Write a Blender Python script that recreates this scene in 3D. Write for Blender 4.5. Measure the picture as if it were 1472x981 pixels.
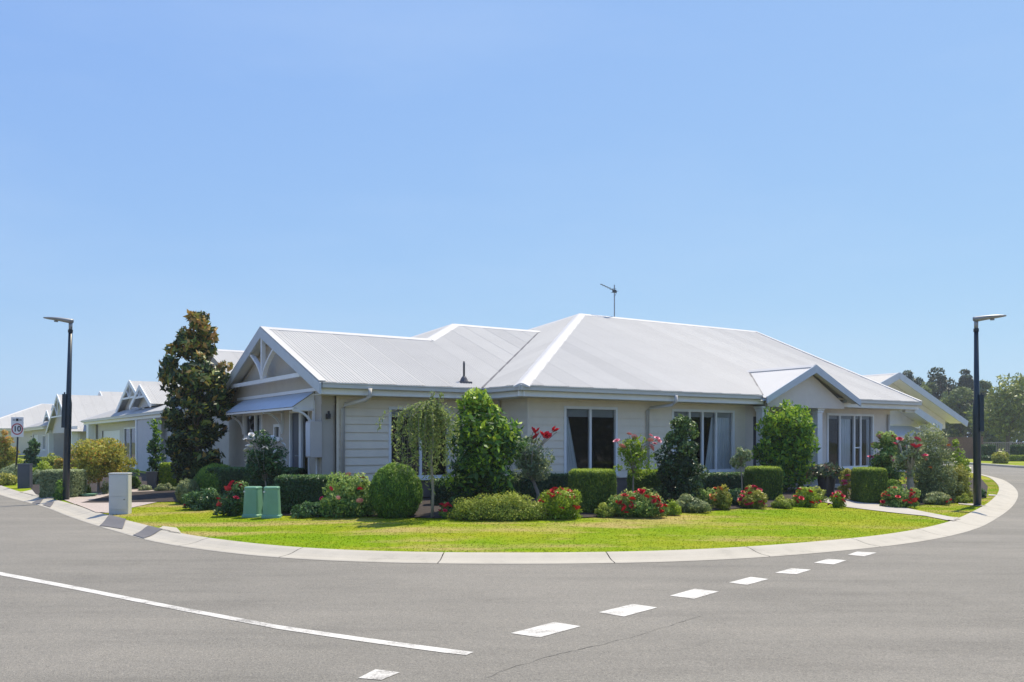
import bpy, bmesh, math, random
import numpy as np
from mathutils import Vector, Matrix

# ------------------------------------------------------------------ camera, sky, sun, exposure
for o in list(bpy.data.objects): bpy.data.objects.remove(o)
S = bpy.context.scene
COL = S.collection
R = math.radians
F, CX, HZ, H = 1283., 736., 635., 1.65          # focal length in photo pixels, centre column, horizon row, eye height
cam = bpy.data.cameras.new('camera'); co = bpy.data.objects.new('camera', cam); COL.objects.link(co)
co.location = (0, 0, H); co.rotation_euler = (R(90), 0, 0)
cam.sensor_width = 36; cam.lens = F/1472*36; cam.shift_y = (HZ-490.5)/1472
cam.clip_start = .1; cam.clip_end = 3000
S.camera = co
S.render.resolution_x = 1024; S.render.resolution_y = 682
SUN_ELEV = R(62); SUN_AZ = math.atan2(.61, .79)        # azimuth from +Y towards +X
w = bpy.data.worlds.new('World'); S.world = w; w.use_nodes = True
nt = w.node_tree; nt.nodes.clear()
sky = nt.nodes.new('ShaderNodeTexSky'); sky.sky_type = 'NISHITA'; sky.sun_disc = False
sky.sun_elevation = SUN_ELEV; sky.sun_rotation = SUN_AZ
sky.air_density = 1.0; sky.dust_density = .6; sky.ozone_density = 1.5; sky.altitude = 0
bg = nt.nodes.new('ShaderNodeBackground'); bg.inputs[1].default_value = .1
wo = nt.nodes.new('ShaderNodeOutputWorld')
_sp = nt.nodes.new('ShaderNodeSeparateColor'); _cb = nt.nodes.new('ShaderNodeCombineColor'); nt.links.new(sky.outputs[0], _sp.inputs[0])
for _i, (_g, _k) in enumerate(((.50, 1.57), (.46, 2.27), (.12, 5.75))):      # flatter, milkier sky than the clear-air model
    _p = nt.nodes.new('ShaderNodeMath'); _p.operation = 'POWER'; _p.inputs[1].default_value = _g; nt.links.new(_sp.outputs[_i], _p.inputs[0])
    _m = nt.nodes.new('ShaderNodeMath'); _m.operation = 'MULTIPLY'; _m.inputs[1].default_value = _k; nt.links.new(_p.outputs[0], _m.inputs[0])
    nt.links.new(_m.outputs[0], _cb.inputs[_i])
_tc = nt.nodes.new('ShaderNodeTexCoord'); _mp = nt.nodes.new('ShaderNodeMapping'); _mp.inputs['Scale'].default_value = (1.2, 1.2, 4.5); _mp.inputs['Rotation'].default_value = (.25, .3, 0)
_nz = nt.nodes.new('ShaderNodeTexNoise'); _nz.inputs['Scale'].default_value = 1.6; _nz.inputs['Detail'].default_value = 6; _nz.inputs['Roughness'].default_value = .55
_rp = nt.nodes.new('ShaderNodeMapRange'); _rp.inputs[1].default_value = .45; _rp.inputs[2].default_value = .75; _rp.inputs[3].default_value = 0; _rp.inputs[4].default_value = .16
_mx = nt.nodes.new('ShaderNodeMix'); _mx.data_type = 'RGBA'; _mx.inputs[7].default_value = (5.2, 6.4, 8.0, 1)
nt.links.new(_tc.outputs['Generated'], _mp.inputs[0]); nt.links.new(_mp.outputs[0], _nz.inputs['Vector']); nt.links.new(_nz.outputs[0], _rp.inputs[0]); nt.links.new(_rp.outputs[0], _mx.inputs[0]); nt.links.new(_cb.outputs[0], _mx.inputs[6])
nt.links.new(_mx.outputs[2], bg.inputs[0]); nt.links.new(bg.outputs[0], wo.inputs[0])
sl = bpy.data.lights.new('sun', 'SUN'); sl.energy = 4.5; sl.angle = R(.5); sl.color = (1, .90, .72)
so = bpy.data.objects.new('sun', sl); COL.objects.link(so)
sd = Vector((math.sin(SUN_AZ)*math.cos(SUN_ELEV), math.cos(SUN_AZ)*math.cos(SUN_ELEV), math.sin(SUN_ELEV)))
so.rotation_euler = sd.to_track_quat('Z', 'Y').to_euler(); so.location = (20, 30, 40)
S.view_settings.view_transform = 'Standard'; S.view_settings.look = 'None'
S.view_settings.gamma = 1; S.view_settings.exposure = .35
S.render.engine = 'CYCLES'

rng = np.random.default_rng(7); random.seed(7)

# ------------------------------------------------------------------ helpers
def tag(o, label=None, cat=None, group=None, kind=None):
    if label: o['label'] = label
    if cat: o['category'] = cat
    if group: o['group'] = group
    if kind: o['kind'] = kind
    return o
def empty(name, loc, rz=0, label=None, cat=None, group=None):
    o = bpy.data.objects.new(name, None); COL.objects.link(o)
    o.location = loc; o.rotation_euler = (0, 0, rz); o.empty_display_size = .3
    return tag(o, label, cat, group)
class MB:
    def __init__(s): s.v = []; s.f = []; s.lap = []
    def add(s, vs, fs):
        n = len(s.v); s.v += [tuple(p) for p in vs]; s.f += [tuple(i+n for i in f) for f in fs]; return s
    def box(s, x0, x1, y0, y1, z0, z1):
        return s.add([(x0,y0,z0),(x1,y0,z0),(x1,y1,z0),(x0,y1,z0),(x0,y0,z1),(x1,y0,z1),(x1,y1,z1),(x0,y1,z1)],
                     [(0,3,2,1),(4,5,6,7),(0,1,5,4),(1,2,6,5),(2,3,7,6),(3,0,4,7)])
    def bar(s, p, q, a, b, up=(0,0,1)):            # rectangular bar from p to q, a wide, b high
        p, q = Vector(p), Vector(q); d = (q-p).normalized(); up = Vector(up)
        x = d.cross(up); x = x.normalized() if x.length > 1e-5 else Vector((1,0,0)); y = x.cross(d)
        vs = []
        for c in (p, q):
            for sx, sy in ((-1,-1),(1,-1),(1,1),(-1,1)): vs.append(c + x*sx*a/2 + y*sy*b/2)
        return s.add(vs, [(0,1,2,3),(7,6,5,4),(0,4,5,1),(1,5,6,2),(2,6,7,3),(3,7,4,0)])
    def tube(s, pts, rad, n=8, cap=True):
        pts = [Vector(p) for p in pts]; rad = rad if hasattr(rad, '__len__') else [rad]*len(pts)
        vs = []
        for i, p in enumerate(pts):
            d = (pts[min(i+1, len(pts)-1)]-pts[max(i-1, 0)]).normalized()
            up = Vector((0,0,1)) if abs(d.z) < .9 else Vector((1,0,0))
            x = d.cross(up).normalized(); y = x.cross(d)
            for k in range(n):
                a = 2*math.pi*k/n; vs.append(p + (x*math.cos(a)+y*math.sin(a))*rad[i])
        fs = [(i*n+k, i*n+(k+1) % n, (i+1)*n+(k+1) % n, (i+1)*n+k) for i in range(len(pts)-1) for k in range(n)]
        if cap: fs += [tuple(range(n))[::-1], tuple((len(pts)-1)*n+k for k in range(n))]
        return s.add(vs, fs)
    def prism(s, poly, t):                          # 3D polygon thickened downwards by t
        n = len(poly); vs = list(poly) + [(p[0], p[1], p[2]-t) for p in poly]
        return s.add(vs, [tuple(range(n)), tuple(range(2*n-1, n-1, -1))] + [(i, i+n, (i+1) % n+n, (i+1) % n) for i in range(n)])
    def build(s, name, mat, parent=None, smooth=False, fix=True):
        me = bpy.data.meshes.new(name); me.from_pydata(s.v, [], s.f)
        if fix:
            bm = bmesh.new(); bm.from_mesh(me); bmesh.ops.recalc_face_normals(bm, faces=bm.faces); bm.to_mesh(me); bm.free()
        if s.lap and len(s.lap) == len(s.v): me.attributes.new('lap', 'FLOAT', 'POINT').data.foreach_set('value', s.lap)
        me.materials.append(mat)
        if smooth: me.polygons.foreach_set('use_smooth', [True]*len(me.polygons))
        o = bpy.data.objects.new(name, me); COL.objects.link(o)
        if parent: o.parent = parent
        return o
def bevel(o, wd=.01, seg=2):
    m = o.modifiers.new('bevel', 'BEVEL'); m.width = wd; m.segments = seg; m.limit_method = 'ANGLE'; m.angle_limit = R(40); return o
def copy_tree(o, parent=None):
    c = o.copy(); COL.objects.link(c); c.parent = parent
    for ch in list(o.children): copy_tree(ch, c)
    return c

# ------------------------------------------------------------------ materials
def new_mat(name):
    m = bpy.data.materials.new(name); m.use_nodes = True
    n = m.node_tree; b = n.nodes['Principled BSDF']; return m, n, b
def L(n, a, b): n.links.new(a, b)
def ramp(n, stops):
    r = n.nodes.new('ShaderNodeValToRGB'); e = r.color_ramp.elements
    while len(e) > 1: e.remove(e[0])
    e[0].position = stops[0][0]; e[0].color = (*stops[0][1], 1)
    for p, c in stops[1:]:
        k = e.new(p); k.color = (*c, 1)
    return r
def noise(n, scale, detail=4, rough=.55, vec=None):
    t = n.nodes.new('ShaderNodeTexNoise'); t.inputs['Scale'].default_value = scale
    t.inputs['Detail'].default_value = detail; t.inputs['Roughness'].default_value = rough
    if vec is not None: L(n, vec, t.inputs['Vector'])
    return t
def coord(n): return n.nodes.new('ShaderNodeTexCoord').outputs['Object']
def bump(n, b, h, strength=.3, dist=.01):
    k = n.nodes.new('ShaderNodeBump'); k.inputs['Strength'].default_value = strength; k.inputs['Distance'].default_value = dist
    L(n, h, k.inputs['Height']); L(n, k.outputs[0], b.inputs['Normal'])
def paint(name, c, rough=.5, var=.06, metal=0, scale=3, spec=.5):
    m, n, b = new_mat(name); v = coord(n)
    t = noise(n, scale, 5, .6, v); lo = tuple(x*(1-var) for x in c); hi = tuple(min(1, x*(1+var)) for x in c)
    r = ramp(n, [(.3, lo), (.7, hi)]); L(n, t.outputs[0], r.inputs[0]); L(n, r.outputs[0], b.inputs['Base Color'])
    b.inputs['Roughness'].default_value = rough; b.inputs['Metallic'].default_value = metal
    b.inputs['Specular IOR Level'].default_value = spec
    t2 = noise(n, 60, 3, .6, v); bump(n, b, t2.outputs[0], .08, .003)
    return m
M = {}
M['white'] = paint('white_trim', (.80, .80, .79), .4, .04)
M['cream'] = paint('cream_fascia', (.86, .84, .77), .45, .05)
M['soffit'] = paint('soffit_board', (.76, .735, .64), .7, .04)
M['barge'] = paint('barge_board', (.52, .56, .59), .45, .05)
M['siding'] = paint('taupe_siding', (.80, .71, .57), .6, .05)
M['render2'] = paint('taupe_render', (.74, .67, .58), .8, .05)
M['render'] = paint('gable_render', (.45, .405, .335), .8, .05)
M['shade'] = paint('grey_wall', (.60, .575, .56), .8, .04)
M['brick'] = paint('base_brick', (.12, .10, .09), .9, .2)
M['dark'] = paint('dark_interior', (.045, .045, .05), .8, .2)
M['door'] = paint('blue_black_door', (.045, .055, .085), .35, .1)
M['curtain'] = paint('curtain', (.80, .82, .84), .9, .06)
M['blind'] = paint('blind', (.38, .38, .39), .8, .06)
M['pole'] = paint('dark_pole', (.012, .028, .042), .35, .2, 0)
M['lampgrey'] = paint('lamp_grey', (.30, .31, .32), .45, .1, .3)
M['steel'] = paint('steel', (.35, .36, .38), .4, .1, .6)
M['darkmetal'] = paint('dark_metal', (.07, .075, .08), .45, .15, .3)
M['rubber'] = paint('grey_rubber', (.10, .10, .11), .7, .15)
M['pit'] = paint('green_plastic', (.17, .35, .23), .42, .08)
M['pillar'] = paint('pale_pillar', (.58, .58, .55), .5, .05)
M['charcoal'] = paint('charcoal_pillar', (.07, .08, .10), .5, .08)
M['awning'] = paint('blue_grey_awning', (.50, .55, .60), .35, .05, .1)
M['pot'] = paint('dark_pot', (.03, .033, .04), .4, .15)
M['signwhite'] = paint('sign_white', (.75, .75, .75), .4, .03)
M['signred'] = paint('sign_red', (.45, .03, .035), .4, .05)
M['black'] = paint('black_paint', (.01, .01, .012), .4, .1)
M['meter'] = paint('meter_box_beige', (.50, .46, .42), .5, .04)
M['meterside'] = paint('meter_box_door', (.62, .63, .66), .5, .04)
M['field'] = paint('dry_field', (.13, .15, .06), .95, .3, 0, .3)
M['fence'] = paint('brown_fence', (.19, .11, .08), .8, .15, 0, 6)
M['fencegrey'] = paint('pale_fence', (.30, .26, .24), .8, .12)
M['bark'] = paint('bark', (.13, .10, .075), .9, .25, 0, 12)
M['palebark'] = paint('pale_bark', (.28, .25, .21), .9, .2, 0, 12)
M['stake'] = paint('stake', (.16, .12, .09), .8, .2)
M['mulch'] = paint('mulch', (.03, .02, .015), .95, .4, 0, 25)
M['crack'] = paint('crack_filler', (.18, .17, .15), .9, .3)
M['joint'] = paint('joint_filler', (.10, .095, .09), .9, .2)
M['carpaint'] = paint('white_car_paint', (.75, .76, .77), .25, .02)
M['redlens'] = paint('red_lens', (.5, .02, .02), .2, .05)
M['carglass'] = paint('car_glass', (.02, .025, .03), .08, .1)

def roof_mat(name, c):
    m, n, b = new_mat(name); v = coord(n)
    t = noise(n, .8, 5, .6, v); r = ramp(n, [(.3, tuple(x*.93 for x in c)), (.7, c)]); L(n, t.outputs[0], r.inputs[0])
    t2 = noise(n, 14, 4, .7, v); mx = n.nodes.new('ShaderNodeMix'); mx.data_type = 'RGBA'; mx.blend_type = 'MULTIPLY'
    mx.inputs[0].default_value = .15; L(n, r.outputs[0], mx.inputs[6]); L(n, t2.outputs[0], mx.inputs[7])
    at = n.nodes.new('ShaderNodeAttribute'); at.attribute_name = 'lap'          # dirt held at the sheet laps, each sheet a touch different
    fr = n.nodes.new('ShaderNodeMath'); fr.operation = 'FRACT'; L(n, at.outputs['Fac'], fr.inputs[0])
    fl_ = n.nodes.new('ShaderNodeMath'); fl_.operation = 'FLOOR'; L(n, at.outputs['Fac'], fl_.inputs[0])
    wn = n.nodes.new('ShaderNodeTexWhiteNoise'); wn.noise_dimensions = '1D'; L(n, fl_.outputs[0], wn.inputs['W'])
    r1 = ramp(n, [(0, (.80, .80, .81)), (.04, (.86, .86, .87)), (.07, (1, 1, 1)), (.88, (1, 1, 1)), (1, (.95, .95, .95))]); L(n, fr.outputs[0], r1.inputs[0])
    r2_ = ramp(n, [(0, (.94, .94, .945)), (1, (1.03, 1.03, 1.03))]); L(n, wn.outputs['Value'], r2_.inputs[0])
    m3 = n.nodes.new('ShaderNodeMix'); m3.data_type = 'RGBA'; m3.blend_type = 'MULTIPLY'; m3.inputs[0].default_value = 1; L(n, mx.outputs[2], m3.inputs[6]); L(n, r1.outputs[0], m3.inputs[7])
    m4 = n.nodes.new('ShaderNodeMix'); m4.data_type = 'RGBA'; m4.blend_type = 'MULTIPLY'; m4.inputs[0].default_value = 1; L(n, m3.outputs[2], m4.inputs[6]); L(n, r2_.outputs[0], m4.inputs[7])
    L(n, m4.outputs[2] if 'corr' in name else mx.outputs[2], b.inputs['Base Color']); b.inputs['Roughness'].default_value = .6; b.inputs['Specular IOR Level'].default_value = .15; return m
M['roof'] = roof_mat('corrugated_roof', (.56, .55, .52))
M['cap'] = roof_mat('ridge_capping', (.66, .65, .63))

def glass_mat():
    m = bpy.data.materials.new('window_glass'); m.use_nodes = True; n = m.node_tree; n.nodes.clear()
    o = n.nodes.new('ShaderNodeOutputMaterial'); mx = n.nodes.new('ShaderNodeMixShader')
    tr = n.nodes.new('ShaderNodeBsdfTransparent'); tr.inputs[0].default_value = (.86, .90, .91, 1)
    gl = n.nodes.new('ShaderNodeBsdfGlossy'); gl.inputs['Roughness'].default_value = .02
    fr = n.nodes.new('ShaderNodeFresnel'); fr.inputs[0].default_value = 1.5
    t = noise(n, 1.1, 2, .5, coord(n)); bp = n.nodes.new('ShaderNodeBump'); bp.inputs['Strength'].default_value = .05; bp.inputs['Distance'].default_value = .02
    L(n, t.outputs[0], bp.inputs['Height']); L(n, bp.outputs[0], gl.inputs['Normal'])
    L(n, fr.outputs[0], mx.inputs[0]); L(n, tr.outputs[0], mx.inputs[1]); L(n, gl.outputs[0], mx.inputs[2]); L(n, mx.outputs[0], o.inputs[0])
    return m
M['glass'] = glass_mat()

def asphalt():
    m, n, b = new_mat('asphalt'); v = coord(n)
    big = noise(n, .16, 5, .65, v); r1 = ramp(n, [(.3, (.195, .184, .160)), (.5, (.228, .214, .186)), (.7, (.252, .236, .206))]); L(n, big.outputs[0], r1.inputs[0])
    agg = n.nodes.new('ShaderNodeTexVoronoi'); agg.inputs['Scale'].default_value = 110; L(n, v, agg.inputs['Vector'])
    hs = n.nodes.new('ShaderNodeSeparateColor'); L(n, agg.outputs['Color'], hs.inputs[0])
    r2 = ramp(n, [(0, (.66, .66, .66)), (.25, (.90, .90, .90)), (.8, (1.04, 1.04, 1.03)), (1, (1.32, 1.3, 1.26))]); L(n, hs.outputs[0], r2.inputs[0])
    mx = n.nodes.new('ShaderNodeMix'); mx.data_type = 'RGBA'; mx.blend_type = 'MULTIPLY'; mx.inputs[0].default_value = 1
    L(n, r1.outputs[0], mx.inputs[6]); L(n, r2.outputs[0], mx.inputs[7])
    mp = n.nodes.new('ShaderNodeMapping'); mp.inputs['Scale'].default_value = (.12, .75, 1); mp.inputs['Rotation'].default_value = (0, 0, .12); L(n, v, mp.inputs[0])
    mid = noise(n, 1.6, 8, .72, mp.outputs[0]); r3 = ramp(n, [(.30, (.80, .80, .80)), (.5, (.98, .98, .98)), (.7, (1.09, 1.08, 1.07))]); L(n, mid.outputs[0], r3.inputs[0])
    mx2 = n.nodes.new('ShaderNodeMix'); mx2.data_type = 'RGBA'; mx2.blend_type = 'MULTIPLY'; mx2.inputs[0].default_value = 1
    L(n, mx.outputs[2], mx2.inputs[6]); L(n, r3.outputs[0], mx2.inputs[7])
    sp = noise(n, .9, 7, .78, v); r4 = ramp(n, [(.27, (.80, .80, .80)), (.40, (.97, .97, .97)), (.60, (1, 1, 1)), (.75, (1.05, 1.05, 1.04))]); L(n, sp.outputs[0], r4.inputs[0])
    mx3 = n.nodes.new('ShaderNodeMix'); mx3.data_type = 'RGBA'; mx3.blend_type = 'MULTIPLY'; mx3.inputs[0].default_value = 1; L(n, mx2.outputs[2], mx3.inputs[6]); L(n, r4.outputs[0], mx3.inputs[7]); L(n, mx3.outputs[2], b.inputs['Base Color'])
    b.inputs['Roughness'].default_value = .88; b.inputs['Specular IOR Level'].default_value = .3
    bump(n, b, agg.outputs['Distance'], .5, .006); return m
M['asphalt'] = asphalt()
def concrete(name, c, sc=1.5):
    m, n, b = new_mat(name); v = coord(n)
    t = noise(n, sc, 8, .7, v); r = ramp(n, [(.25, tuple(x*.60 for x in c)), (.42, tuple(x*.92 for x in c)), (.6, c), (.8, tuple(min(1, x*1.1) for x in c))]); L(n, t.outputs[0], r.inputs[0])
    L(n, r.outputs[0], b.inputs['Base Color']); b.inputs['Roughness'].default_value = .85
    t2 = noise(n, 90, 3, .6, v); bump(n, b, t2.outputs[0], .2, .003); return m
M['kerb'] = concrete('kerb_concrete', (.46, .425, .355))
M['path'] = concrete('path_concrete', (.45, .415, .36))
M['kerbmark'] = concrete('dark_kerb_mark', (.14, .135, .14))
def paver():
    m, n, b = new_mat('pink_pavers'); v = coord(n)
    t = n.nodes.new('ShaderNodeTexBrick'); t.inputs['Scale'].default_value = 4.5; L(n, v, t.inputs['Vector'])
    t.inputs['Color1'].default_value = (.50, .42, .37, 1); t.inputs['Color2'].default_value = (.44, .37, .33, 1); t.inputs['Mortar'].default_value = (.22, .19, .17, 1)
    t.inputs['Mortar Size'].default_value = .012
    L(n, t.outputs[0], b.inputs['Base Color']); b.inputs['Roughness'].default_value = .85; return m
M['paver'] = paver()
def line_paint():
    m, n, b = new_mat('worn_line_paint'); v = coord(n)
    t = noise(n, 45, 6, .8, v); t2 = noise(n, 3, 4, .7, v)
    ad = n.nodes.new('ShaderNodeMath'); ad.operation = 'ADD'; L(n, t.outputs[0], ad.inputs[0]); L(n, t2.outputs[0], ad.inputs[1])
    r = ramp(n, [(.40, (.24, .225, .20)), (.455, (.46, .44, .40)), (.53, (.62, .60, .55)), (.66, (.70, .68, .63))])
    h = n.nodes.new('ShaderNodeMath'); h.operation = 'MULTIPLY'; h.inputs[1].default_value = .5; L(n, ad.outputs[0], h.inputs[0]); L(n, h.outputs[0], r.inputs[0])
    L(n, r.outputs[0], b.inputs['Base Color']); b.inputs['Roughness'].default_value = .7; return m
M['line'] = line_paint()
def lawn(name, blade):
    m, n, b = new_mat(name)
    g = n.nodes.new('ShaderNodeNewGeometry'); v = g.outputs['Position']
    t = noise(n, .32, 5, .6, v); t2 = noise(n, 3, 6, .75, v)
    st = n.nodes.new('ShaderNodeMapping'); st.inputs['Scale'].default_value = (.25, .9, 1); L(n, v, st.inputs[0])
    t3 = noise(n, .9, 5, .65, st.outputs[0])
    ga = ramp(n, [(.25, (.13, .215, .005)), (.5, (.165, .265, .006)), (.75, (.225, .305, .010))]); L(n, t2.outputs[0], ga.inputs[0])
    gb = ramp(n, [(.25, (.185, .235, .010)), (.5, (.26, .29, .016)), (.75, (.34, .33, .04))]); L(n, t2.outputs[0], gb.inputs[0])
    gm = ramp(n, [(.40, (0, 0, 0)), (.60, (1, 1, 1))]); L(n, t.outputs[0], gm.inputs[0])
    green = n.nodes.new('ShaderNodeMix'); green.data_type = 'RGBA'; L(n, gm.outputs[0], green.inputs[0]); L(n, ga.outputs[0], green.inputs[6]); L(n, gb.outputs[0], green.inputs[7])
    dry = ramp(n, [(.50, (0, 0, 0)), (.62, (.85, .85, .85))]); L(n, t3.outputs[0], dry.inputs[0])
    mx = n.nodes.new('ShaderNodeMix'); mx.data_type = 'RGBA'; L(n, dry.outputs[0], mx.inputs[0]); L(n, green.outputs[2], mx.inputs[6]); mx.inputs[7].default_value = (.40, .31, .12, 1)
    out = mx.outputs[2]
    if blade:
        at = n.nodes.new('ShaderNodeAttribute'); at.attribute_name = 'tint'
        r = ramp(n, [(0, (.85, .88, .8)), (.5, (1.05, 1.05, 1)), (1, (1.3, 1.22, 1.1))]); L(n, at.outputs['Fac'], r.inputs[0])
        m2 = n.nodes.new('ShaderNodeMix'); m2.data_type = 'RGBA'; m2.blend_type = 'MULTIPLY'; m2.inputs[0].default_value = 1
        L(n, out, m2.inputs[6]); L(n, r.outputs[0], m2.inputs[7]); out = m2.outputs[2]
    L(n, out, b.inputs['Base Color']); b.inputs['Roughness'].default_value = .9; b.inputs['Specular IOR Level'].default_value = .04
    if blade:
        tl = n.nodes.new('ShaderNodeBsdfTranslucent'); L(n, out, tl.inputs[0]); ms = n.nodes.new('ShaderNodeMixShader'); ms.inputs[0].default_value = .35
        o = n.nodes['Material Output']; L(n, b.outputs[0], ms.inputs[1]); L(n, tl.outputs[0], ms.inputs[2]); L(n, ms.outputs[0], o.inputs[0])
    else:
        t4 = noise(n, 60, 4, .8, v); bump(n, b, t4.outputs[0], .25, .012)
    return m
M['lawn'] = lawn('lawn', False); M['blade'] = lawn('grass_blades', True)

def leaf_mat(name, stops, rough=.45, trans=.3, spec=.4):
    m, n, b = new_mat(name)
    at = n.nodes.new('ShaderNodeAttribute'); at.attribute_name = 'tint'
    r = ramp(n, stops); L(n, at.outputs['Fac'], r.inputs[0]); L(n, r.outputs[0], b.inputs['Base Color'])
    b.inputs['Roughness'].default_value = rough; b.inputs['Specular IOR Level'].default_value = spec
    tl = n.nodes.new('ShaderNodeBsdfTranslucent'); L(n, r.outputs[0], tl.inputs[0])
    ms = n.nodes.new('ShaderNodeMixShader'); ms.inputs[0].default_value = trans
    L(n, b.outputs[0], ms.inputs[1]); L(n, tl.outputs[0], ms.inputs[2]); L(n, ms.outputs[0], n.nodes['Material Output'].inputs[0])
    return m
LF = {  # bright tint ends carry new growth and painted-in sunlit highlights
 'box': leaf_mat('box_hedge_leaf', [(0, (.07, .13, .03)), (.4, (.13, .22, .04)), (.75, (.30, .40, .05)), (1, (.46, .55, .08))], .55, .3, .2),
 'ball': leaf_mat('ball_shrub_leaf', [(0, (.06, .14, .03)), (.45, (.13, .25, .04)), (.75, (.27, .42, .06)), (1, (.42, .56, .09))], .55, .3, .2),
 'dark': leaf_mat('dark_hedge_leaf', [(0, (0.033, 0.074, 0.028)), (.6, (0.065, 0.130, 0.041)), (1, (0.148, 0.259, 0.074))]),
 'camellia': leaf_mat('camellia_leaf', [(0, (.025, .05, .022)), (.5, (.05, .10, .035)), (.8, (.14, .23, .06)), (1, (.28, .38, .10))], .45, .15, .35),
 'citrus': leaf_mat('citrus_leaf', [(0, (.035, .10, .02)), (.42, (.08, .20, .03)), (.62, (.25, .42, .03)), (1, (.46, .60, .05))], .45, .35, .3),
 'gardenia': leaf_mat('broad_leaf', [(0, (.025, .07, .025)), (.45, (.06, .14, .03)), (.62, (.16, .32, .03)), (.8, (.34, .50, .04)), (1, (.48, .60, .06))], .45, .3, .3),
 'weep': leaf_mat('weeping_leaf', [(0, (.12, .18, .06)), (.5, (.26, .34, .10)), (1, (.50, .54, .20))], .5, .4, .2),
 'rose': leaf_mat('rose_leaf', [(0, (.06, .14, .04)), (.45, (.14, .27, .06)), (.75, (.30, .42, .09)), (1, (.46, .56, .16))], .5, .35, .25),
 'rosedark': leaf_mat('dark_rose_leaf', [(0, (0.028, 0.074, 0.026)), (.6, (0.065, 0.148, 0.046)), (1, (0.167, 0.296, 0.074))], .4, .25),
 'silver': leaf_mat('silver_leaf', [(0, (.15, .20, .10)), (.5, (.30, .37, .18)), (1, (.55, .60, .34))], .5, .3, .2),
 'mound': leaf_mat('mound_leaf', [(0, (.09, .15, .03)), (.45, (.22, .30, .045)), (.75, (.38, .44, .07)), (1, (.52, .55, .10))], .55, .3, .2),
 'lime': leaf_mat('lime_leaf', [(0, (0.115, 0.207, 0.017)), (.5, (0.253, 0.380, 0.023)), (1, (0.460, 0.552, 0.046))], .4, .4),
 'yellow': leaf_mat('yellow_leaf', [(0, (0.176, 0.209, 0.033)), (.5, (0.330, 0.352, 0.055)), (1, (0.550, 0.506, 0.099))], .45, .4),
 'grevillea': leaf_mat('grey_green_leaf', [(0, (0.111, 0.157, 0.065)), (.5, (0.222, 0.278, 0.111)), (1, (0.481, 0.518, 0.222))], .5, .3),
 'magnolia': leaf_mat('magnolia_leaf', [(0, (.022, .042, .016)), (.5, (.045, .085, .022)), (.64, (.12, .18, .035)), (.78, (.30, .34, .05)), (.87, (.42, .30, .06)), (.94, (.34, .16, .05)), (1, (.50, .32, .08))], .4, .2, .35),
 'photinia': leaf_mat('golden_leaf', [(0, (.15, .17, .035)), (.4, (.36, .38, .07)), (.7, (.56, .50, .09)), (1, (.62, .30, .08))], .5, .4, .2),
 'gum': leaf_mat('gum_leaf', [(0, (0.075, 0.105, 0.045)), (.5, (0.135, 0.180, 0.068)), (1, (0.300, 0.345, 0.105))], .5, .3),
 'pine': leaf_mat('pine_leaf', [(0, (0.036, 0.055, 0.034)), (.6, (0.058, 0.085, 0.046)), (1, (0.117, 0.156, 0.065))], .6, .2),
 'palegum': leaf_mat('pale_gum_leaf', [(0, (0.092, 0.127, 0.040)), (.5, (0.196, 0.241, 0.057)), (1, (0.414, 0.437, 0.103))], .5, .3),
 'strap': leaf_mat('strap_leaf', [(0, (0.039, 0.078, 0.039)), (.6, (0.091, 0.130, 0.052)), (1, (0.260, 0.091, 0.065))], .3, .3),
}
def petal(name, c, c2):
    m, n, b = new_mat(name); v = coord(n); t = noise(n, 30, 2, .5, v)
    r = ramp(n, [(.35, c), (.65, c2)]); L(n, t.outputs[0], r.inputs[0]); L(n, r.outputs[0], b.inputs['Base Color']); b.inputs['Roughness'].default_value = .6
    return m
PT = {'red': petal('red_petal', (.62, .012, .03), (.75, .03, .05)), 'crimson': petal('crimson_petal', (.55, .01, .05), (.70, .03, .10)),
      'pink': petal('pink_petal', (.78, .22, .30), (.85, .45, .48)), 'white': petal('white_petal', (.80, .80, .76), (.86, .85, .82)),
      'orange': petal('orange_petal', (.75, .16, .04), (.80, .28, .05)), 'rosepink': petal('rose_pink_petal', (.75, .08, .18), (.82, .20, .30))}

# ------------------------------------------------------------------ ground model
def gnd0(px, py, z=0.):
    Y = (H-z)*F/(py-HZ); return ((px-CX)/F*Y, Y)
kpx = [(0,712),(60,728),(98.9,743),(141,757),(173,766),(205,775.7),(240,783.6),(290,790.7),(340,797.5),(402,803),(472.5,807),(593,810.7),(740,811.7),
       (917.7,810),(1030,805.8),(1127,800),(1224.5,791),(1290,784.5),(1342.8,776),(1375.7,769),(1408.5,759),(1432.8,745.7),(1454,730),(1463.4,714),(1460,702.8),(1448.5,693.5)]
kw = [(-62., 98.), (-46., 73.), (-32., 51.), (-22., 36.3)] + [gnd0(*p) for p in kpx] + [(21.6, 39.5), (23.3, 44), (25.4, 50), (27.5, 58), (30, 70), (35, 90)]
def catmull(P, step=.35):
    P = [np.array(p, float) for p in P]; P = [2*P[0]-P[1]] + P + [2*P[-1]-P[-2]]; out = []
    for i in range(1, len(P)-2):
        n = max(2, int(np.linalg.norm(P[i+1]-P[i])/step))
        for k in range(n):
            t = k/n; a, b, c, d = P[i-1:i+3]
            out.append(.5*((2*b)+(-a+c)*t+(2*a-5*b+4*c-d)*t*t+(-a+3*b-3*c+d)*t**3))
    out.append(P[-2]); return np.array(out)
KC = catmull(kw)
for _ in range(6): KC[1:-1] = KC[:-2]*.25+KC[1:-1]*.5+KC[2:]*.25
tan = np.gradient(KC, axis=0); tan /= np.linalg.norm(tan, axis=1)[:, None]
KN = np.stack([-tan[:, 1], tan[:, 0]], 1)                 # inward normal (towards the lot)
KN_s = KN.copy()
LOT = np.vstack([KC, [[35, 160], [-70, 160]]])
KW = .52
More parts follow.
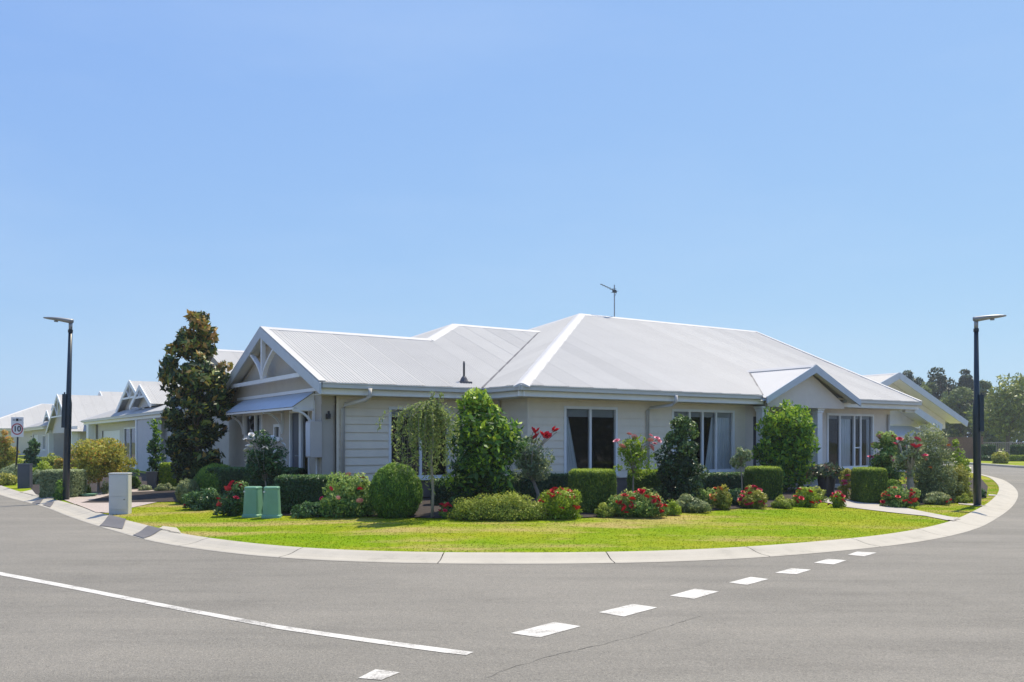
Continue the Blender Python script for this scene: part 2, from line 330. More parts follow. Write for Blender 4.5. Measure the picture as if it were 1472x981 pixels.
def inside(P, poly):
    P = np.atleast_2d(P); x, y = P[:, 0], P[:, 1]; c = np.zeros(len(P), bool); j = len(poly)-1
    for i in range(len(poly)):
        xi, yi = poly[i]; xj, yj = poly[j]
        if yi != yj: c ^= ((yi > y) != (yj > y)) & (x < (xj-xi)*(y-yi)/(yj-yi)+xi)
        j = i
    return c
def kdist(P):
    P = np.atleast_2d(np.array(P, float)); out = np.empty(len(P))
    A = KC[:-1]; B = KC[1:]-KC[:-1]; bb = (B**2).sum(1)
    for s in range(0, len(P), 4000):
        q = P[s:s+4000][:, None, :]-A[None]; t = np.clip((q*B[None]).sum(2)/bb, 0, 1)
        out[s:s+4000] = np.sqrt(((q-t[..., None]*B[None])**2).sum(2).min(1))
    return out
def gz(P):
    P = np.atleast_2d(np.array(P, float)); d = kdist(P)-KW; t = np.clip(d/6., 0, 1)
    z = .08+.17*t*t*(3-2*t); return np.where(inside(P, LOT), z, 0.)
def G(px, py):
    z = .15
    for _ in range(6):
        x, y = gnd0(px, py, z); z = .5*z+.5*float(gz([(x, y)])[0])
    x, y = gnd0(px, py, z); return x, y, z
# house frame
AL = R(56.3); U = Vector((math.sin(AL), math.cos(AL))); V = Vector((-math.cos(AL), math.sin(AL)))
W0 = Vector((.3913, 21.9014)); HROT = math.atan2(U.y, U.x)
def XY(a, b): p = W0+U*a+V*b; return p.x, p.y

# ------------------------------------------------------------------ setting
g = MB(); g.add([(-900,-300,-.06),(900,-300,-.06),(900,1500,-.06),(-900,1500,-.06)], [(0,1,2,3)])
tag(g.build('ground', M['field']), kind='structure')
g = MB(); g.add([(-110,-60,0),(32.5,-60,0),(32.5,100,0),(-110,100,0)], [(0,1,2,3)])
g.add([(32.5,-60,0),(110,-60,0),(110,36,0),(32.5,36,0)], [(0,1,2,3)])
tag(g.build('road', M['asphalt']), kind='structure')
# lot: rings parallel to the kerb, then a flat middle
ds = [KW-.01, .8, 1.3, 2, 2.8, 3.8, 5, 6.6]
rings = [KC+KN*d for d in ds]
mb = MB(); nK = len(KC)
for r in rings:
    zz = gz(r+1e-4*KN); d = ds[[id(q) for q in rings].index(id(r))]-KW; t = min(max(d/6., 0), 1)
    z = .08+.17*t*t*(3-2*t); mb.v += [(p[0], p[1], z-(.006 if d <= 0 else 0)) for p in r]
for i in range(len(rings)-1):
    mb.f += [(i*nK+k, i*nK+k+1, (i+1)*nK+k+1, (i+1)*nK+k) for k in range(nK-1)]
base = (len(rings)-1)*nK; n0 = len(mb.v); mb.v += [(35,160,.25),(-70,160,.25)]
mb.f.append(tuple(range(base, base+nK))+(n0, n0+1))
tag(mb.build('lawn', M['lawn'], fix=False), kind='structure')
# kerb: real segments with open joints
prof = [(0, .004), (.03, .013), (.18, .020), (.30, .042), (.42, .076), (KW+.01, .092), (KW+.012, .0)]
seg = np.concatenate([[0], np.cumsum(np.linalg.norm(np.diff(KC, axis=0), axis=1))])
mb = MB()
def at_s(s):
    i = min(max(int(np.searchsorted(seg, s))-1, 0), len(seg)-2); t = (s-seg[i])/(seg[i+1]-seg[i])
    return KC[i]*(1-t)+KC[i+1]*t, KN[i]*(1-t)+KN[i+1]*t
s = 0.6
while s+2.4 < seg[-1]:
    nn = 7; rows = []
    for k in range(nn):
        p, nrm = at_s(s+.008+(2.4-.016)*k/(nn-1)); rows.append([(p[0]+nrm[0]*d, p[1]+nrm[1]*d, z) for d, z in prof])
    n0 = len(mb.v); m = len(prof)
    for r in rows: mb.v += r
    mb.f += [(n0+i*m+j, n0+(i+1)*m+j, n0+(i+1)*m+j+1, n0+i*m+j+1) for i in range(nn-1) for j in range(m-1)]
    s += 2.4
o = tag(mb.build('kerb', M['kerb']), kind='structure')
mb = MB()
for i in range(nK-1):
    q = [KC[i]+KN[i]*.01, KC[i+1]+KN[i+1]*.01, KC[i+1]+KN[i+1]*(KW+.02), KC[i]+KN[i]*(KW+.02)]
    mb.add([(q[0][0],q[0][1],.003),(q[1][0],q[1][1],.003),(q[2][0],q[2][1],.05),(q[3][0],q[3][1],.05)], [(0,1,2,3)])
tag(mb.build('kerb_bed', M['joint']), kind='structure')

def conform(name, pts, mat, lift=.008, step=.25, world=False, edge=None, offkerb=None):
    offkerb = name in ('footpath', 'kerb_ramp', 'path_edging', 'driveway') if offkerb is None else offkerb
    P = np.array([p if world else G(*p)[:2] for p in pts], float)
    x0, y0 = P.min(0); x1, y1 = P.max(0)
    bm = bmesh.new(); vs = [bm.verts.new((x, y, 0)) for x, y in P]; f = bm.faces.new(vs)
    bmesh.ops.triangulate(bm, faces=[f])
    for ax, a0, a1 in ((0, x0, x1), (1, y0, y1)):
        c = a0+step
        while c < a1:
            no = (1,0,0) if ax == 0 else (0,1,0); pt = (c,0,0) if ax == 0 else (0,c,0)
            bmesh.ops.bisect_plane(bm, geom=bm.verts[:]+bm.edges[:]+bm.faces[:], plane_co=pt, plane_no=no, dist=1e-5); c += step
    q = np.array([(v.co.x, v.co.y) for v in bm.verts]); z = gz(q); dk = kdist(q)
    for v, zz, d, inn in zip(bm.verts, z, dk, inside(q, LOT)):
        if inn and d < KW: zz = float(np.interp(d, [p[0] for p in prof[:-1]], [p[1] for p in prof[:-1]]))
        elif inn: zz = max(zz, .092 if d < KW+.05 else zz)
        v.co.z = zz+lift
    if offkerb:
        fs = list(bm.faces); cc = np.array([f.calc_center_median()[:2] for f in fs]); dd_ = kdist(cc); bmesh.ops.delete(bm, geom=[f for f, d in zip(fs, dd_) if d < KW-.02], context='FACES')
    bmesh.ops.recalc_face_normals(bm, faces=bm.faces)
    for f in bm.faces:
        if f.normal.z < 0: f.normal_flip()
    me = bpy.data.meshes.new(name); bm.to_mesh(me); bm.free(); me.materials.append(mat)
    o = bpy.data.objects.new(name, me); COL.objects.link(o); return tag(o, kind='structure')
conform('driveway', [(84,716),(139,738),(158,738),(196,729),(254,716),(256,706),(215,702),(185,703),(120,707)], M['paver'], .012, .12)
conform('driveway', [(26,709),(62,722),(78,717),(70,707),(48,704)], M['path'], .012, .12)
conform('footpath', [(1168,719),(1190,715),(1216,716),(1290,728.5),(1352,741),(1399,750),(1386,757),(1374,751),(1330,742.5),(1290,738.5),(1215,729.5)], M['path'], .014, .1)
conform('kerb_ramp', [(1262,775),(1290,769.5),(1317,763.5),(1368,765.6),(1345,769.5),(1300,777)], M['kerb'], .010, .07)
conform('path_edging', [(1377,723.4),(1400,725),(1426,729),(1436,731.5),(1432,733.5),(1412,728.5),(1378,725.3)], M['path'], .012, .3)
conform('path_edging', [(1421,711),(1449,713.2),(1449,715),(1421,712.8)], M['path'], .012, .3)
conform('kerb_ramp', [(234,757),(254,759.5),(259,765),(262,772),(225,764)], M['kerb'], .010, .07)
conform('kerb_mark', [(143,753),(158,741),(182,747),(176,756.5),(160,757)], M['kerbmark'], .010, .06)  # dark grey marks laid as thin sheets over the kerb
conform('kerb_mark', [(191,765),(213,757),(234,762),(207,770.5)], M['kerbmark'], .010, .06)
conform('kerb_mark', [(46,721),(52,717),(62,717.3),(56,721.5)], M['kerbmark'], .010, .06)
conform('kerb_mark', [(61,725.5),(68,720.5),(78,720.8),(72,726)], M['kerbmark'], .010, .06)
# garden bed
bed = [(252,722),(300,733),(352,740),(420,742.5),(470,743),(560,744),(625,746),(700,746.5),(790,747),(840,745),(900,743),(960,739),(1010,736),(1060,732),(1110,729.5),(1170,727.5),
       (1182,722),(1190,714)]
bedw = [G(*p)[:2] for p in bed] + [XY(9.5, 0), XY(-4.6, 1.6), XY(-4.6, 9), XY(-7.5, 10.5), XY(-9.0, 7)]
conform('garden_bed', bedw, M['mulch'], .016, .5, True)
bed2 = [(1228,722),(1262,725),(1290,729),(1330,726),(1365,724),(1392,722),(1418,716),(1420,700)]
conform('garden_bed', [G(*p)[:2] for p in bed2]+[XY(26, 3), XY(15, 0), XY(10.5, -.02)], M['mulch'], .016, .5, True)
bed3 = [(52,712),(62,716),(82,714.5),(118,711),(160,707),(188,704.5),(225,703.5),(262,701)]
conform('garden_bed', [G(*p)[:2] for p in bed3]+[XY(-4, 19.5), XY(-4.5, 27), XY(-5.2, 34), (-22, 40)], M['mulch'], .016, .5, True)
# far verge across the side street
mb = MB(); mb.prism([(32.3,50,.09),(38,43,.09),(60,37,.09),(200,36,.09),(200,220,.09),(48,220,.09),(38,90,.09),(34,66,.09)], .1)
tag(mb.build('far_verge', M['lawn']), kind='structure')
mb = MB()
fk = [(60,36.8),(38,42.6),(32,49.8),(32.0,56),(33.6,66),(37.6,90)]
for a, b in zip(fk[:-1], fk[1:]): mb.bar((a[0]-.1,a[1]-.1,.06), (b[0]-.1,b[1]-.1,.06), .4, .13)
tag(mb.build('far_kerb', M['kerb']), kind='structure')

# road markings
def sheet(name, polys, mat, z):
    mb = MB()
    for p in polys: mb.add([(x, y, z) for x, y in p], [tuple(range(len(p)))])
    o = mb.build(name, mat, fix=False); return tag(o, kind='structure')
top = [(0,822.8),(120,845.5),(250,871.5),(400,899.5),(520,917),(640,933),(681,938.2)]
bot = [(0,827.6),(120,850.6),(250,876.6),(400,905),(520,923),(640,939.4),(670,942.6)]
lw = [gnd0(-260,780), gnd0(-120,801)] ; 
T = [gnd0(-150,795)]+[gnd0(*p) for p in top]; B = [gnd0(-150,798.6)]+[gnd0(*p) for p in bot]
sheet('road_line', [[T[i], B[i], B[i+1], T[i+1]] for i in range(len(T)-1)], M['line'], .004)
dsh = [[(515,975.6),(540,963),(575,967.5),(548,978.6)],[(734,911),(797,895),(835,901),(776,917)],[(860,881),(910,869),(945,874),(897,887)],
 [(963,857),(999,847),(1033.6,851),(998,861.5)],[(1048,838),(1079,830),(1105,833),(1074,841.5)],[(1114,824),(1138,817.5),(1166,819.5),(1145,826)],
 [(1170,809.5),(1190,804),(1217,806),(1198,812)],[(1219,798),(1232,793.5),(1260,795),(1243,800.3)]]
for d in dsh: sheet('road_dash', [[gnd0(*p) for p in d]], M['line'], .004)
cr = [(700,974),(742,958),(800,941),(860,928),(920,913),(985,893),(1010,885)]
cw = [Vector(gnd0(*p)) for p in cr]; polys = []
pts = []
for a, b in zip(cw[:-1], cw[1:]):
    for k in range(8): pts.append(a.lerp(b, k/8)+Vector((random.uniform(-.012,.012), random.uniform(-.012,.012))))
for i in range(len(pts)-1):
    d = (pts[i+1]-pts[i]).normalized(); nn = Vector((-d.y, d.x))*random.uniform(.0015,.005)
    polys.append([tuple(pts[i]-nn), tuple(pts[i+1]-nn), tuple(pts[i+1]+nn), tuple(pts[i]+nn)])
sheet('road_crack', polys, M['crack'], .003)

# ------------------------------------------------------------------ house builder
P_, EZ = .403, 2.99
def corr(mb, poly, axis, zf, pitch=.076, amp=.0085, lap=.762):
    """corrugated sheet over a convex plan polygon; ribs vary along `axis` (0=u,1=v)"""
    poly = [(p[0], p[1]) for p in poly]; a = axis; b = 1-axis
    lo = min(p[a] for p in poly); hi = max(p[a] for p in poly)
    n = max(2, int((hi-lo)/(pitch/4))); cuts = sorted(set([lo+1e-4, hi-1e-4]+[lo+(hi-lo)*k/n for k in range(1, n)]+[p[a] for p in poly if lo+1e-4 < p[a] < hi-1e-4]))
    prev = None
    for s in cuts:
        ts = []
        for i in range(len(poly)):
            p, q = poly[i], poly[(i+1) % len(poly)]
            if (p[a]-s)*(q[a]-s) < 0: t = (s-p[a])/(q[a]-p[a]); ts.append(p[b]+(q[b]-p[b])*t)
            elif abs(p[a]-s) < 1e-9: ts.append(p[b])
        if len(ts) < 2: prev = None; continue
        t0, t1 = min(ts), max(ts)
        dz = amp*math.cos(2*math.pi*s/pitch)+.009*((s/lap) % 1)
        def mk(t):
            p = [0, 0]; p[a] = s; p[b] = t; return (p[0], p[1], zf(*p)+dz)
        cur = (len(mb.v), len(mb.v)+1); mb.v += [mk(t0), mk(t1)]; mb.lap += [s/.762]*2
        if prev: mb.f.append((prev[0], prev[1], cur[1], cur[0]))
        prev = cur
def capstrip(mb, p, q, wd=.16, lift=.03, drop=.05):
    p, q = Vector(p), Vector(q); d = (q-p); h = Vector((d.x, d.y, 0)).normalized(); x = Vector((-h.y, h.x, 0))
    vs = []
    for c in (p, q):
        for k, dz in ((-1, -drop), (-.25, lift*.8), (0, lift), (.25, lift*.8), (1, -drop)): vs.append(c + x*wd*k + Vector((0, 0, dz)))
        for k, dz in ((1, -drop-.02), (-1, -drop-.02)): vs.append(c + x*wd*k + Vector((0, 0, dz)))
    mb.add(vs, [(i, i+1, i+8, i+7) for i in range(4)]+[(4,5,12,11),(6,0,7,13),(0,1,2,3,4,5,6),(13,12,11,10,9,8,7)])
def siding(mb, O, A, N, s0, s1, z0, z1, ops=(), bh=.195, smooth=False):
    zs = [z0]; z = z0
    while z < z1-1e-6: z = min(z1, z0+bh*(int((z-z0)/bh+1.0001))) if not smooth else z1; zs.append(z)
    for i in range(len(zs)-1):
        za, zb = zs[i], zs[i+1]; cuts = sorted({za, zb}|{c for o in ops for c in (o[2], o[3]) if za < c < zb})
        for ca, cb in zip(cuts[:-1], cuts[1:]):
            m = (ca+cb)/2; blk = sorted([(o[0], o[1]) for o in ops if o[2] < m < o[3]]); cur = s0; segs = []
            for a, b in blk:
                if a > cur: segs.append((cur, a))
                cur = max(cur, b)
            if cur < s1: segs.append((cur, s1))
            fo = lambda z: .004 if smooth else .004+(.030 if O[1] > 1 else .017)*((zb-z)/(zb-za))
            for a, b in segs:
                pt = lambda s, z, off: (O[0]+A[0]*s+N[0]*off, O[1]+A[1]*s+N[1]*off, z)
                mb.add([pt(a,ca,fo(ca)), pt(b,ca,fo(ca)), pt(b,cb,fo(cb)), pt(a,cb,fo(cb))], [(0,1,2,3)])
                if ca == za and not smooth: mb.add([pt(a,ca,.003), pt(b,ca,.003), pt(b,ca,fo(ca)), pt(a,ca,fo(ca))], [(0,1,2,3)])
def window(par, O, A, N, s0, s1, z0, z1, mull=(), curtains=(), blind=0, name='window', depth=1.6, fr=.07, trans=None):
    """framed window set in a wall: local wall frame O + A*s + N*off"""
    def bx(mb, a, b, za, zb, o0, o1):
        pts = [(O[0]+A[0]*s+N[0]*o, O[1]+A[1]*s+N[1]*o) for s, o in ((a,o0),(b,o0),(b,o1),(a,o1))]
        mb.add([(x,y,za) for x,y in pts]+[(x,y,zb) for x,y in pts], [(0,3,2,1),(4,5,6,7),(0,1,5,4),(1,2,6,5),(2,3,7,6),(3,0,4,7)])
    f = MB()
    bx(f, s0, s0+fr, z0, z1, -.06, .035); bx(f, s1-fr, s1, z0, z1, -.06, .035)
    bx(f, s0+fr, s1-fr, z1-fr, z1, -.06, .033); bx(f, s0+fr, s1-fr, z0, z0+fr, -.06, .033)
    for m in mull: bx(f, m-.034, m+.034, z0+fr, z1-fr, -.05, .02)
    if trans: bx(f, trans[0], trans[1], trans[2]-.02, trans[2]+.02, -.045, .012)
    w_ = f.build(name, M['white'], par)
    sl_ = MB(); bx(sl_, s0-.03, s1+.03, z0-.045, z0-.002, -.02, .07); sl_.build('sill', M['white'], w_)
    p = MB(); pt = lambda s, z, o: (O[0]+A[0]*s+N[0]*o, O[1]+A[1]*s+N[1]*o, z)
    ed = [s0+fr]+list(mull)+[s1-fr]
    for i, (a, b) in enumerate(zip(ed[:-1], ed[1:])):
        o_ = -.02-.012*(i % 2); p.add([pt(a,z0+fr,o_), pt(b,z0+fr,o_), pt(b,z1-fr,o_), pt(a,z1-fr,o_)], [(0,1,2,3)])
    if A[1]*N[0]-A[0]*N[1] < 0: p.f = [f_[::-1] for f_ in p.f]
    p.build('pane', M['glass'], w_, fix=False)
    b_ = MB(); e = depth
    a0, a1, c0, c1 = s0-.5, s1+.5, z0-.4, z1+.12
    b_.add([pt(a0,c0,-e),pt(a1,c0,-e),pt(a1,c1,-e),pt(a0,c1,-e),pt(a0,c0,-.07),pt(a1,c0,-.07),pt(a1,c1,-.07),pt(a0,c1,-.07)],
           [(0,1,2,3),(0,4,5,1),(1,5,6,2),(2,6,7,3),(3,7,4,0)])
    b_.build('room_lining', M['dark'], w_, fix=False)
    if blind:
        q = MB(); bx(q, s0+fr, s1-fr, z1-fr-blind, z1-fr, -.075, -.068); q.build('blind', M['blind'], w_)
    for (ta, tb, ba, bb) in curtains:
        c = MB(); nn = 40; k_ = 6
        for j in range(k_+1):
            t = j/k_; zz = z1-.03-(z1-z0+.1)*t; ea = ta+(ba-ta)*t; eb = tb+(bb-tb)*t
            for i in range(nn+1):
                s_ = ea+(eb-ea)*i/nn; off = -.11+.022*math.sin(i*1.45)+.01*math.sin(i*.6+j*.3); c.v.append(pt(s_, zz, off))
        c.f = [(j*(nn+1)+i, j*(nn+1)+i+1, (j+1)*(nn+1)+i+1, (j+1)*(nn+1)+i) for j in range(k_) for i in range(nn)]
        c.build('curtain', M['curtain'], w_, smooth=True, fix=False)
    return w_

hs = empty('house', (W0.x, W0.y, 0), HROT, 'long taupe weatherboard corner house with white corrugated roof behind the rose garden', 'house')
# --- walls
FV, FN = (1, 0), (0, -1)
WZ0, WZ1 = .70, 2.72
SZ, HZ2 = .79, 2.55
wl = MB()
w1 = (1.09, 2.85, SZ, HZ2); w2 = (4.80, 7.28, SZ, HZ2); w3 = (11.51, 13.94, SZ, HZ2)
siding(wl, (0,0), FV, FN, 0, 7.75, WZ0, WZ1, [w1, w2])
siding(wl, (0,0), (0,1), (-1,0), -.004, 1.70, WZ0, WZ1)
lw1 = (-2.95, -1.24, .74, 2.50)
siding(wl, (0,1.7), FV, FN, -4.30, 0, WZ0, WZ1, [lw1])
wl.build('wall', M['siding'], hs, fix=False)
wl = MB()
siding(wl, (0,0), FV, FN, 7.75, 8.1, WZ0, WZ1, smooth=True)
siding(wl, (0,0), FV, FN, 11.0, 14.87, WZ0, WZ1, [w3], smooth=True)
siding(wl, (8.1,0), (0,1), (1,0), 0, 1.5, .3, WZ1, smooth=True)
siding(wl, (0,1.5), FV, FN, 8.1, 11.0, .3, WZ1, [(9.2,10.2,.35,2.45)], smooth=True)
siding(wl, (11.0,0), (0,1), (-1,0), 0, 1.5, .3, WZ1, smooth=True)
siding(wl, (14.87,0), (0,1), (1,0), 0, 15.3, .3, WZ1, smooth=True)
siding(wl, (0,15), (1,0), (0,1), 0, 14.87, .3, WZ1, smooth=True)
wl.add([(14.9,-.4,2.7),(14.9,7.43,2.7),(14.9,7.43,6.1)], [(0,1,2)]); wl.add([(14.9,7.43,2.7),(14.9,15.2,2.7),(14.9,7.43,6.1)], [(0,1,2)])
wl.build('rendered_wall', M['render2'], hs, fix=False)
# gable wall facing the left street
GW = -4.65
wl = MB()
ops = [(5.93,7.54,1.75,2.45),(4.5,4.99,1.70,2.10),(3.05,3.80,.32,2.42),(2.45,3.0,.32,2.42)]
siding(wl, (GW,0), (0,1), (-1,0), 1.70, 9.1, .3, 2.84, ops, smooth=True)
siding(wl, (0,1.7), FV, FN, GW, -4.36, .3, WZ1, smooth=True)
siding(wl, (-4.36,1.7), (0,-1), (1,0), -.01, .06, .3, WZ1, smooth=True)
wl.add([(GW-.002,1.25,2.84),(GW-.002,9.06,2.84),(GW-.002,5.155,4.42)], [(0,1,2)])
siding(wl, (0,9.1), (1,0), (0,1), GW, -3.6, .3, 2.8, smooth=True)
siding(wl, (-3.5,0), (0,1), (-1,0), 9.1, 12.6, .3, 2.8, smooth=True)
siding(wl, (0,12.7), (1,0), (0,1), -3.5, 0, .3, 2.8, smooth=True)
siding(wl, (0,12.1), (1,0), (0,-1), -2.9, 4, .3, 2.8, smooth=True); siding(wl, (-2.9,0), (0,1), (-1,0), 12.1, 22, .3, 3.0, smooth=True)
wl.add([(-2.91,11.9,2.9),(-2.91,22.3,2.9),(-2.91,17.1,5.0)], [(0,1,2)])
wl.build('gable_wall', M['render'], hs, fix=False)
bs = MB(); bs.box(-4.30,-.01,1.72,1.9,.15,.70); bs.box(.01,7.9,.02,.2,.15,.70); bs.box(.015,.2,.2,1.7,.15,.70); bs.box(11.02,14.86,.02,.2,.15,.70)
bs.build('base_course', M['brick'], hs)
for bxx in ((-.035,.03,-.035,.03,WZ0,WZ1-.003), (-4.30,-4.24,1.665,1.72,WZ0,WZ1-.003)):
    cb = MB(); cb.box(*bxx); cb.build('corner_trim', M['siding'], hs)
# --- windows on the front
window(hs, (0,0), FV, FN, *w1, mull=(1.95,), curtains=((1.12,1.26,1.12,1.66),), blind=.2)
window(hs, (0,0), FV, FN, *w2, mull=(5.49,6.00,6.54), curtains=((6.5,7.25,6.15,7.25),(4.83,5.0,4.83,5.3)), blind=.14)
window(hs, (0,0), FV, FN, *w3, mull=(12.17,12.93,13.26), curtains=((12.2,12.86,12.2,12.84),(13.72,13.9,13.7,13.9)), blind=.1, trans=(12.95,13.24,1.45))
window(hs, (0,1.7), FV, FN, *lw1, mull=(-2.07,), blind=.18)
# --- windows and doors on the left gable wall
GA, GN = (0,1), (-1,0)
window(hs, (GW,0), GA, GN, *ops[0], mull=(6.6,), curtains=((5.97,6.56,5.97,6.56),))
window(hs, (GW,0), GA, GN, *ops[1])
window(hs, (GW,0), GA, GN, *ops[3], name='sidelight', fr=.04)
d = MB(); d.box(GW+.03,GW+.07,3.12,3.73,.34,2.36); dd = d.build('door', M['door'], hs)
f = MB(); f.box(GW-.03,GW+.06,3.73,3.80,.32,2.42); f.box(GW-.03,GW+.06,3.05,3.12,.32,2.42); f.box(GW-.028,GW+.06,3.12,3.73,2.36,2.42); f.build('door_frame', M['white'], dd)
f = MB(); f.tube([(GW+.01,3.2,1.3),(GW-.05,3.2,1.3),(GW-.05,3.3,1.3)], .012); f.build('handle', M['steel'], dd)
# porch door
d = MB(); d.box(9.2,10.2,1.52,1.56,.35,2.45); d.box(9.32,10.08,1.5,1.52,.5,1.2); d.box(9.32,10.08,1.5,1.52,1.35,2.3); d.build('door', M['door'], hs)
# --- soffit, fascia, gutter along eaves
sf = MB()
sf.box(-.6,7.7,-.6,.02,2.722,2.735); sf.box(11.75,15.5,-.6,.02,2.722,2.735); sf.box(-.6,.02,.03,1.15,2.722,2.735); sf.box(GW-.2,-.0,1.12,1.76,2.722,2.735)
sf.box(8.1,11.0,.03,1.52,2.69,2.70)
sf.box(14.85,15.55,.03,15.5,2.722,2.735); sf.box(-4.05,-3.4,9.1,13.2,2.8,2.81)
# sloped soffit under the portico verge
for (va, vb) in ((1.15, 5.155), (9.16, 5.155)):
    za, zb = EZ-.13+P_*0.1, EZ-.13+P_*4.105
    sf.add([(-4.94,va,za),(GW,va,za),(GW,vb,zb),(-4.94,vb,zb)], [(0,1,2,3)])
sf.build('soffit', M['soffit'], hs, fix=False)
def eave(par, a, b, n, zt=EZ, mg=None):
    """gutter + fascia along local segment a->b; n = outward direction"""
    gm, fm = MB(), MB(); d = Vector((b[0]-a[0], b[1]-a[1])).normalized(); n = Vector(n)
    def run(mb, o0, o1, z0, z1, e0=0, e1=0):
        p = [Vector(a)+n*o0-d*e0, Vector(b)+n*o0+d*e1, Vector(b)+n*o1+d*e1, Vector(a)+n*o1-d*e0]
        mb.add([(q.x,q.y,z0) for q in p]+[(q.x,q.y,z1) for q in p], [(0,3,2,1),(4,5,6,7),(0,1,5,4),(1,2,6,5),(2,3,7,6),(3,0,4,7)])
    run(gm, -.11, .012, zt-.125, zt-.018); run(gm, 0, .03, zt-.035, zt-.006); run(fm, -.135, -.112, zt-.27, zt-.02)
    run(gm, -.11, -.02, zt-.135, zt-.125)
    return gm, fm
def eaves(par, runs):
    for a, b, n in runs:
        g_, f_ = eave(par, a, b, n); bevel(g_.build('gutter', M['gut'], par), .008); f_.build('fascia', M['cream'], par)
M['gut'] = paint('gutter_paint', (.60, .59, .53), .4, .05)
eaves(hs, [((-.65,-.66),(7.92,-.66),(0,-1)), ((11.62,-.66),(15.67,-.66),(0,-1)), ((-.66,-.62),(-.66,1.03),(-1,0)), ((-4.9,1.04),(-.68,1.04),(0,-1)),
           ((-4.1,9.3),(-4.1,13.2),(-1,0))])
# --- roof sheets
def zfront(v0): return lambda u, v: EZ+P_*(v-v0)
roofp = MB()
T_ = 8.08; A_ = (-.65+T_, -.65+T_)
UB, UE = 16.75, 15.67
corr(roofp, [(-.65,-.65),(UE,-.65),(UB,A_[1]),A_], 0, zfront(-.65))
corr(roofp, [(-.65,-.65),A_,(-.65,-.65+2*T_)], 1, lambda u, v: EZ+P_*(u+.65))
corr(roofp, [A_,(UB,A_[1]),(UE,-.65+2*T_),(-.65,-.65+2*T_)], 0, lambda u, v: EZ+P_*(-.65+2*T_-v))
t2 = 6.1; RV = 1.05+t2; AP = 5.155
corr(roofp, [(-4.93,1.05),(-.65,1.05),(-.65+t2,RV),(2.0,RV),(-.9,4.25),(-4.93,4.25)], 0, zfront(1.05)) if False else None
corr(roofp, [(-4.93,1.05),(-.65,1.05),(.005+0,1.70),(.005,AP),(-4.93,AP)], 0, zfront(1.05))
corr(roofp, [(.005,1.05+.655),(-.65+t2,RV),(2.0,RV),(.005,AP)], 0, zfront(1.05))
corr(roofp, [(-4.93,AP),(.005,AP),(-4.1,9.26),(-4.93,9.26)], 0, lambda u, v: EZ+P_*(9.26-v))
corr(roofp, [(-4.1,9.26),(.005,AP),(2.0,RV),(-4.1,1.05+2*t2)], 1, lambda u, v: EZ+P_*(u+4.1))
corr(roofp, [(2.0,RV),(-.65+t2,RV),(-.65,1.05+2*t2),(-4.1,1.05+2*t2)], 0, lambda u, v: EZ+P_*(1.05+2*t2-v))
# rear wing
rz = 5.2; rv = 17.1
corr(roofp, [(-3.2,rv-(rz-EZ)/P_),(6,rv-(rz-EZ)/P_),(6,rv),(-3.2,rv)], 0, lambda u, v: rz-P_*(rv-v))
corr(roofp, [(-3.2,rv),(6,rv),(6,rv+(rz-EZ)/P_),(-3.2,rv+(rz-EZ)/P_)], 0, lambda u, v: rz-P_*(v-rv))
roof = roofp.build('roof', M['roof'], hs, fix=False)
und = MB()
zf = lambda p, v0: (p[0], p[1], EZ+P_*(p[1]-v0)-.03)
und.prism([zf(p,-.65) for p in [(-.60,-.55),(UE-.02,-.55),(UB-.02,A_[1]),A_]], .05)
und.prism([(p[0],p[1],EZ+P_*(p[0]+.65)-.03) for p in [(-.55,-.5),A_,(-.55,15)]], .05)
und.prism([zf(p,1.05) for p in [(-4.9,1.15),(-.6,1.15),(-.65+t2,RV),(2,RV),(.0,AP),(-4.9,AP)]], .05)
und.prism([(p[0],p[1],EZ+P_*(9.26-p[1])-.03) for p in [(-4.9,AP),(0,AP),(-4.1,9.2),(-4.9,9.2)]], .05)
und.build('roof_lining', M['soffit'], hs)
cp = MB()
zz = lambda p, f: (p[0], p[1], f)
ztop = EZ+P_*T_; zw = EZ+P_*t2; zp = EZ+P_*4.105
capstrip(cp, (-.62,-.62,EZ+.01), (A_[0],A_[1],ztop), .2); capstrip(cp, (A_[0],A_[1],ztop), (UB,A_[1],ztop))
capstrip(cp, (A_[0],A_[1],ztop), (-.65,-.65+2*T_,EZ+.01), .2)
capstrip(cp, (2.0,RV,zw), (-.65+t2,RV,zw)); capstrip(cp, (.0,AP,zp), (2.0,RV,zw), .2)
capstrip(cp, (-4.97,AP,zp), (.05,AP,zp), .17); capstrip(cp, (2.0,RV,zw), (-4.1,1.05+2*t2,EZ), .2)
capstrip(cp, (-3.2,rv,rz), (6,rv,rz))
cp.build('ridge_cap', M['cap'], roof)
vf = MB(); vg = MB()
vf.bar((-4.90,1.03,EZ+.02),(-4.90,AP,zp+.02), .16, .03, (0,-P_,1)); vf.bar((-4.90,9.28,EZ+.02),(-4.90,AP,zp+.02), .16, .03, (0,P_,1))
vg.bar((UE-.05,-.66,EZ+.02),(UB-.05,A_[1],ztop+.02), .14, .025, (0,-P_,1)); vg.build('verge_flashing', M['cap'], roof)
vf.build('verge_flashing', M['cap'], roof)
va = MB(); va.bar((-.66,1.06,EZ+.012),(-.65+t2,RV,zw+.012), .07, .012, (0,0,1)); va.build('valley', M['rubber'], roof)
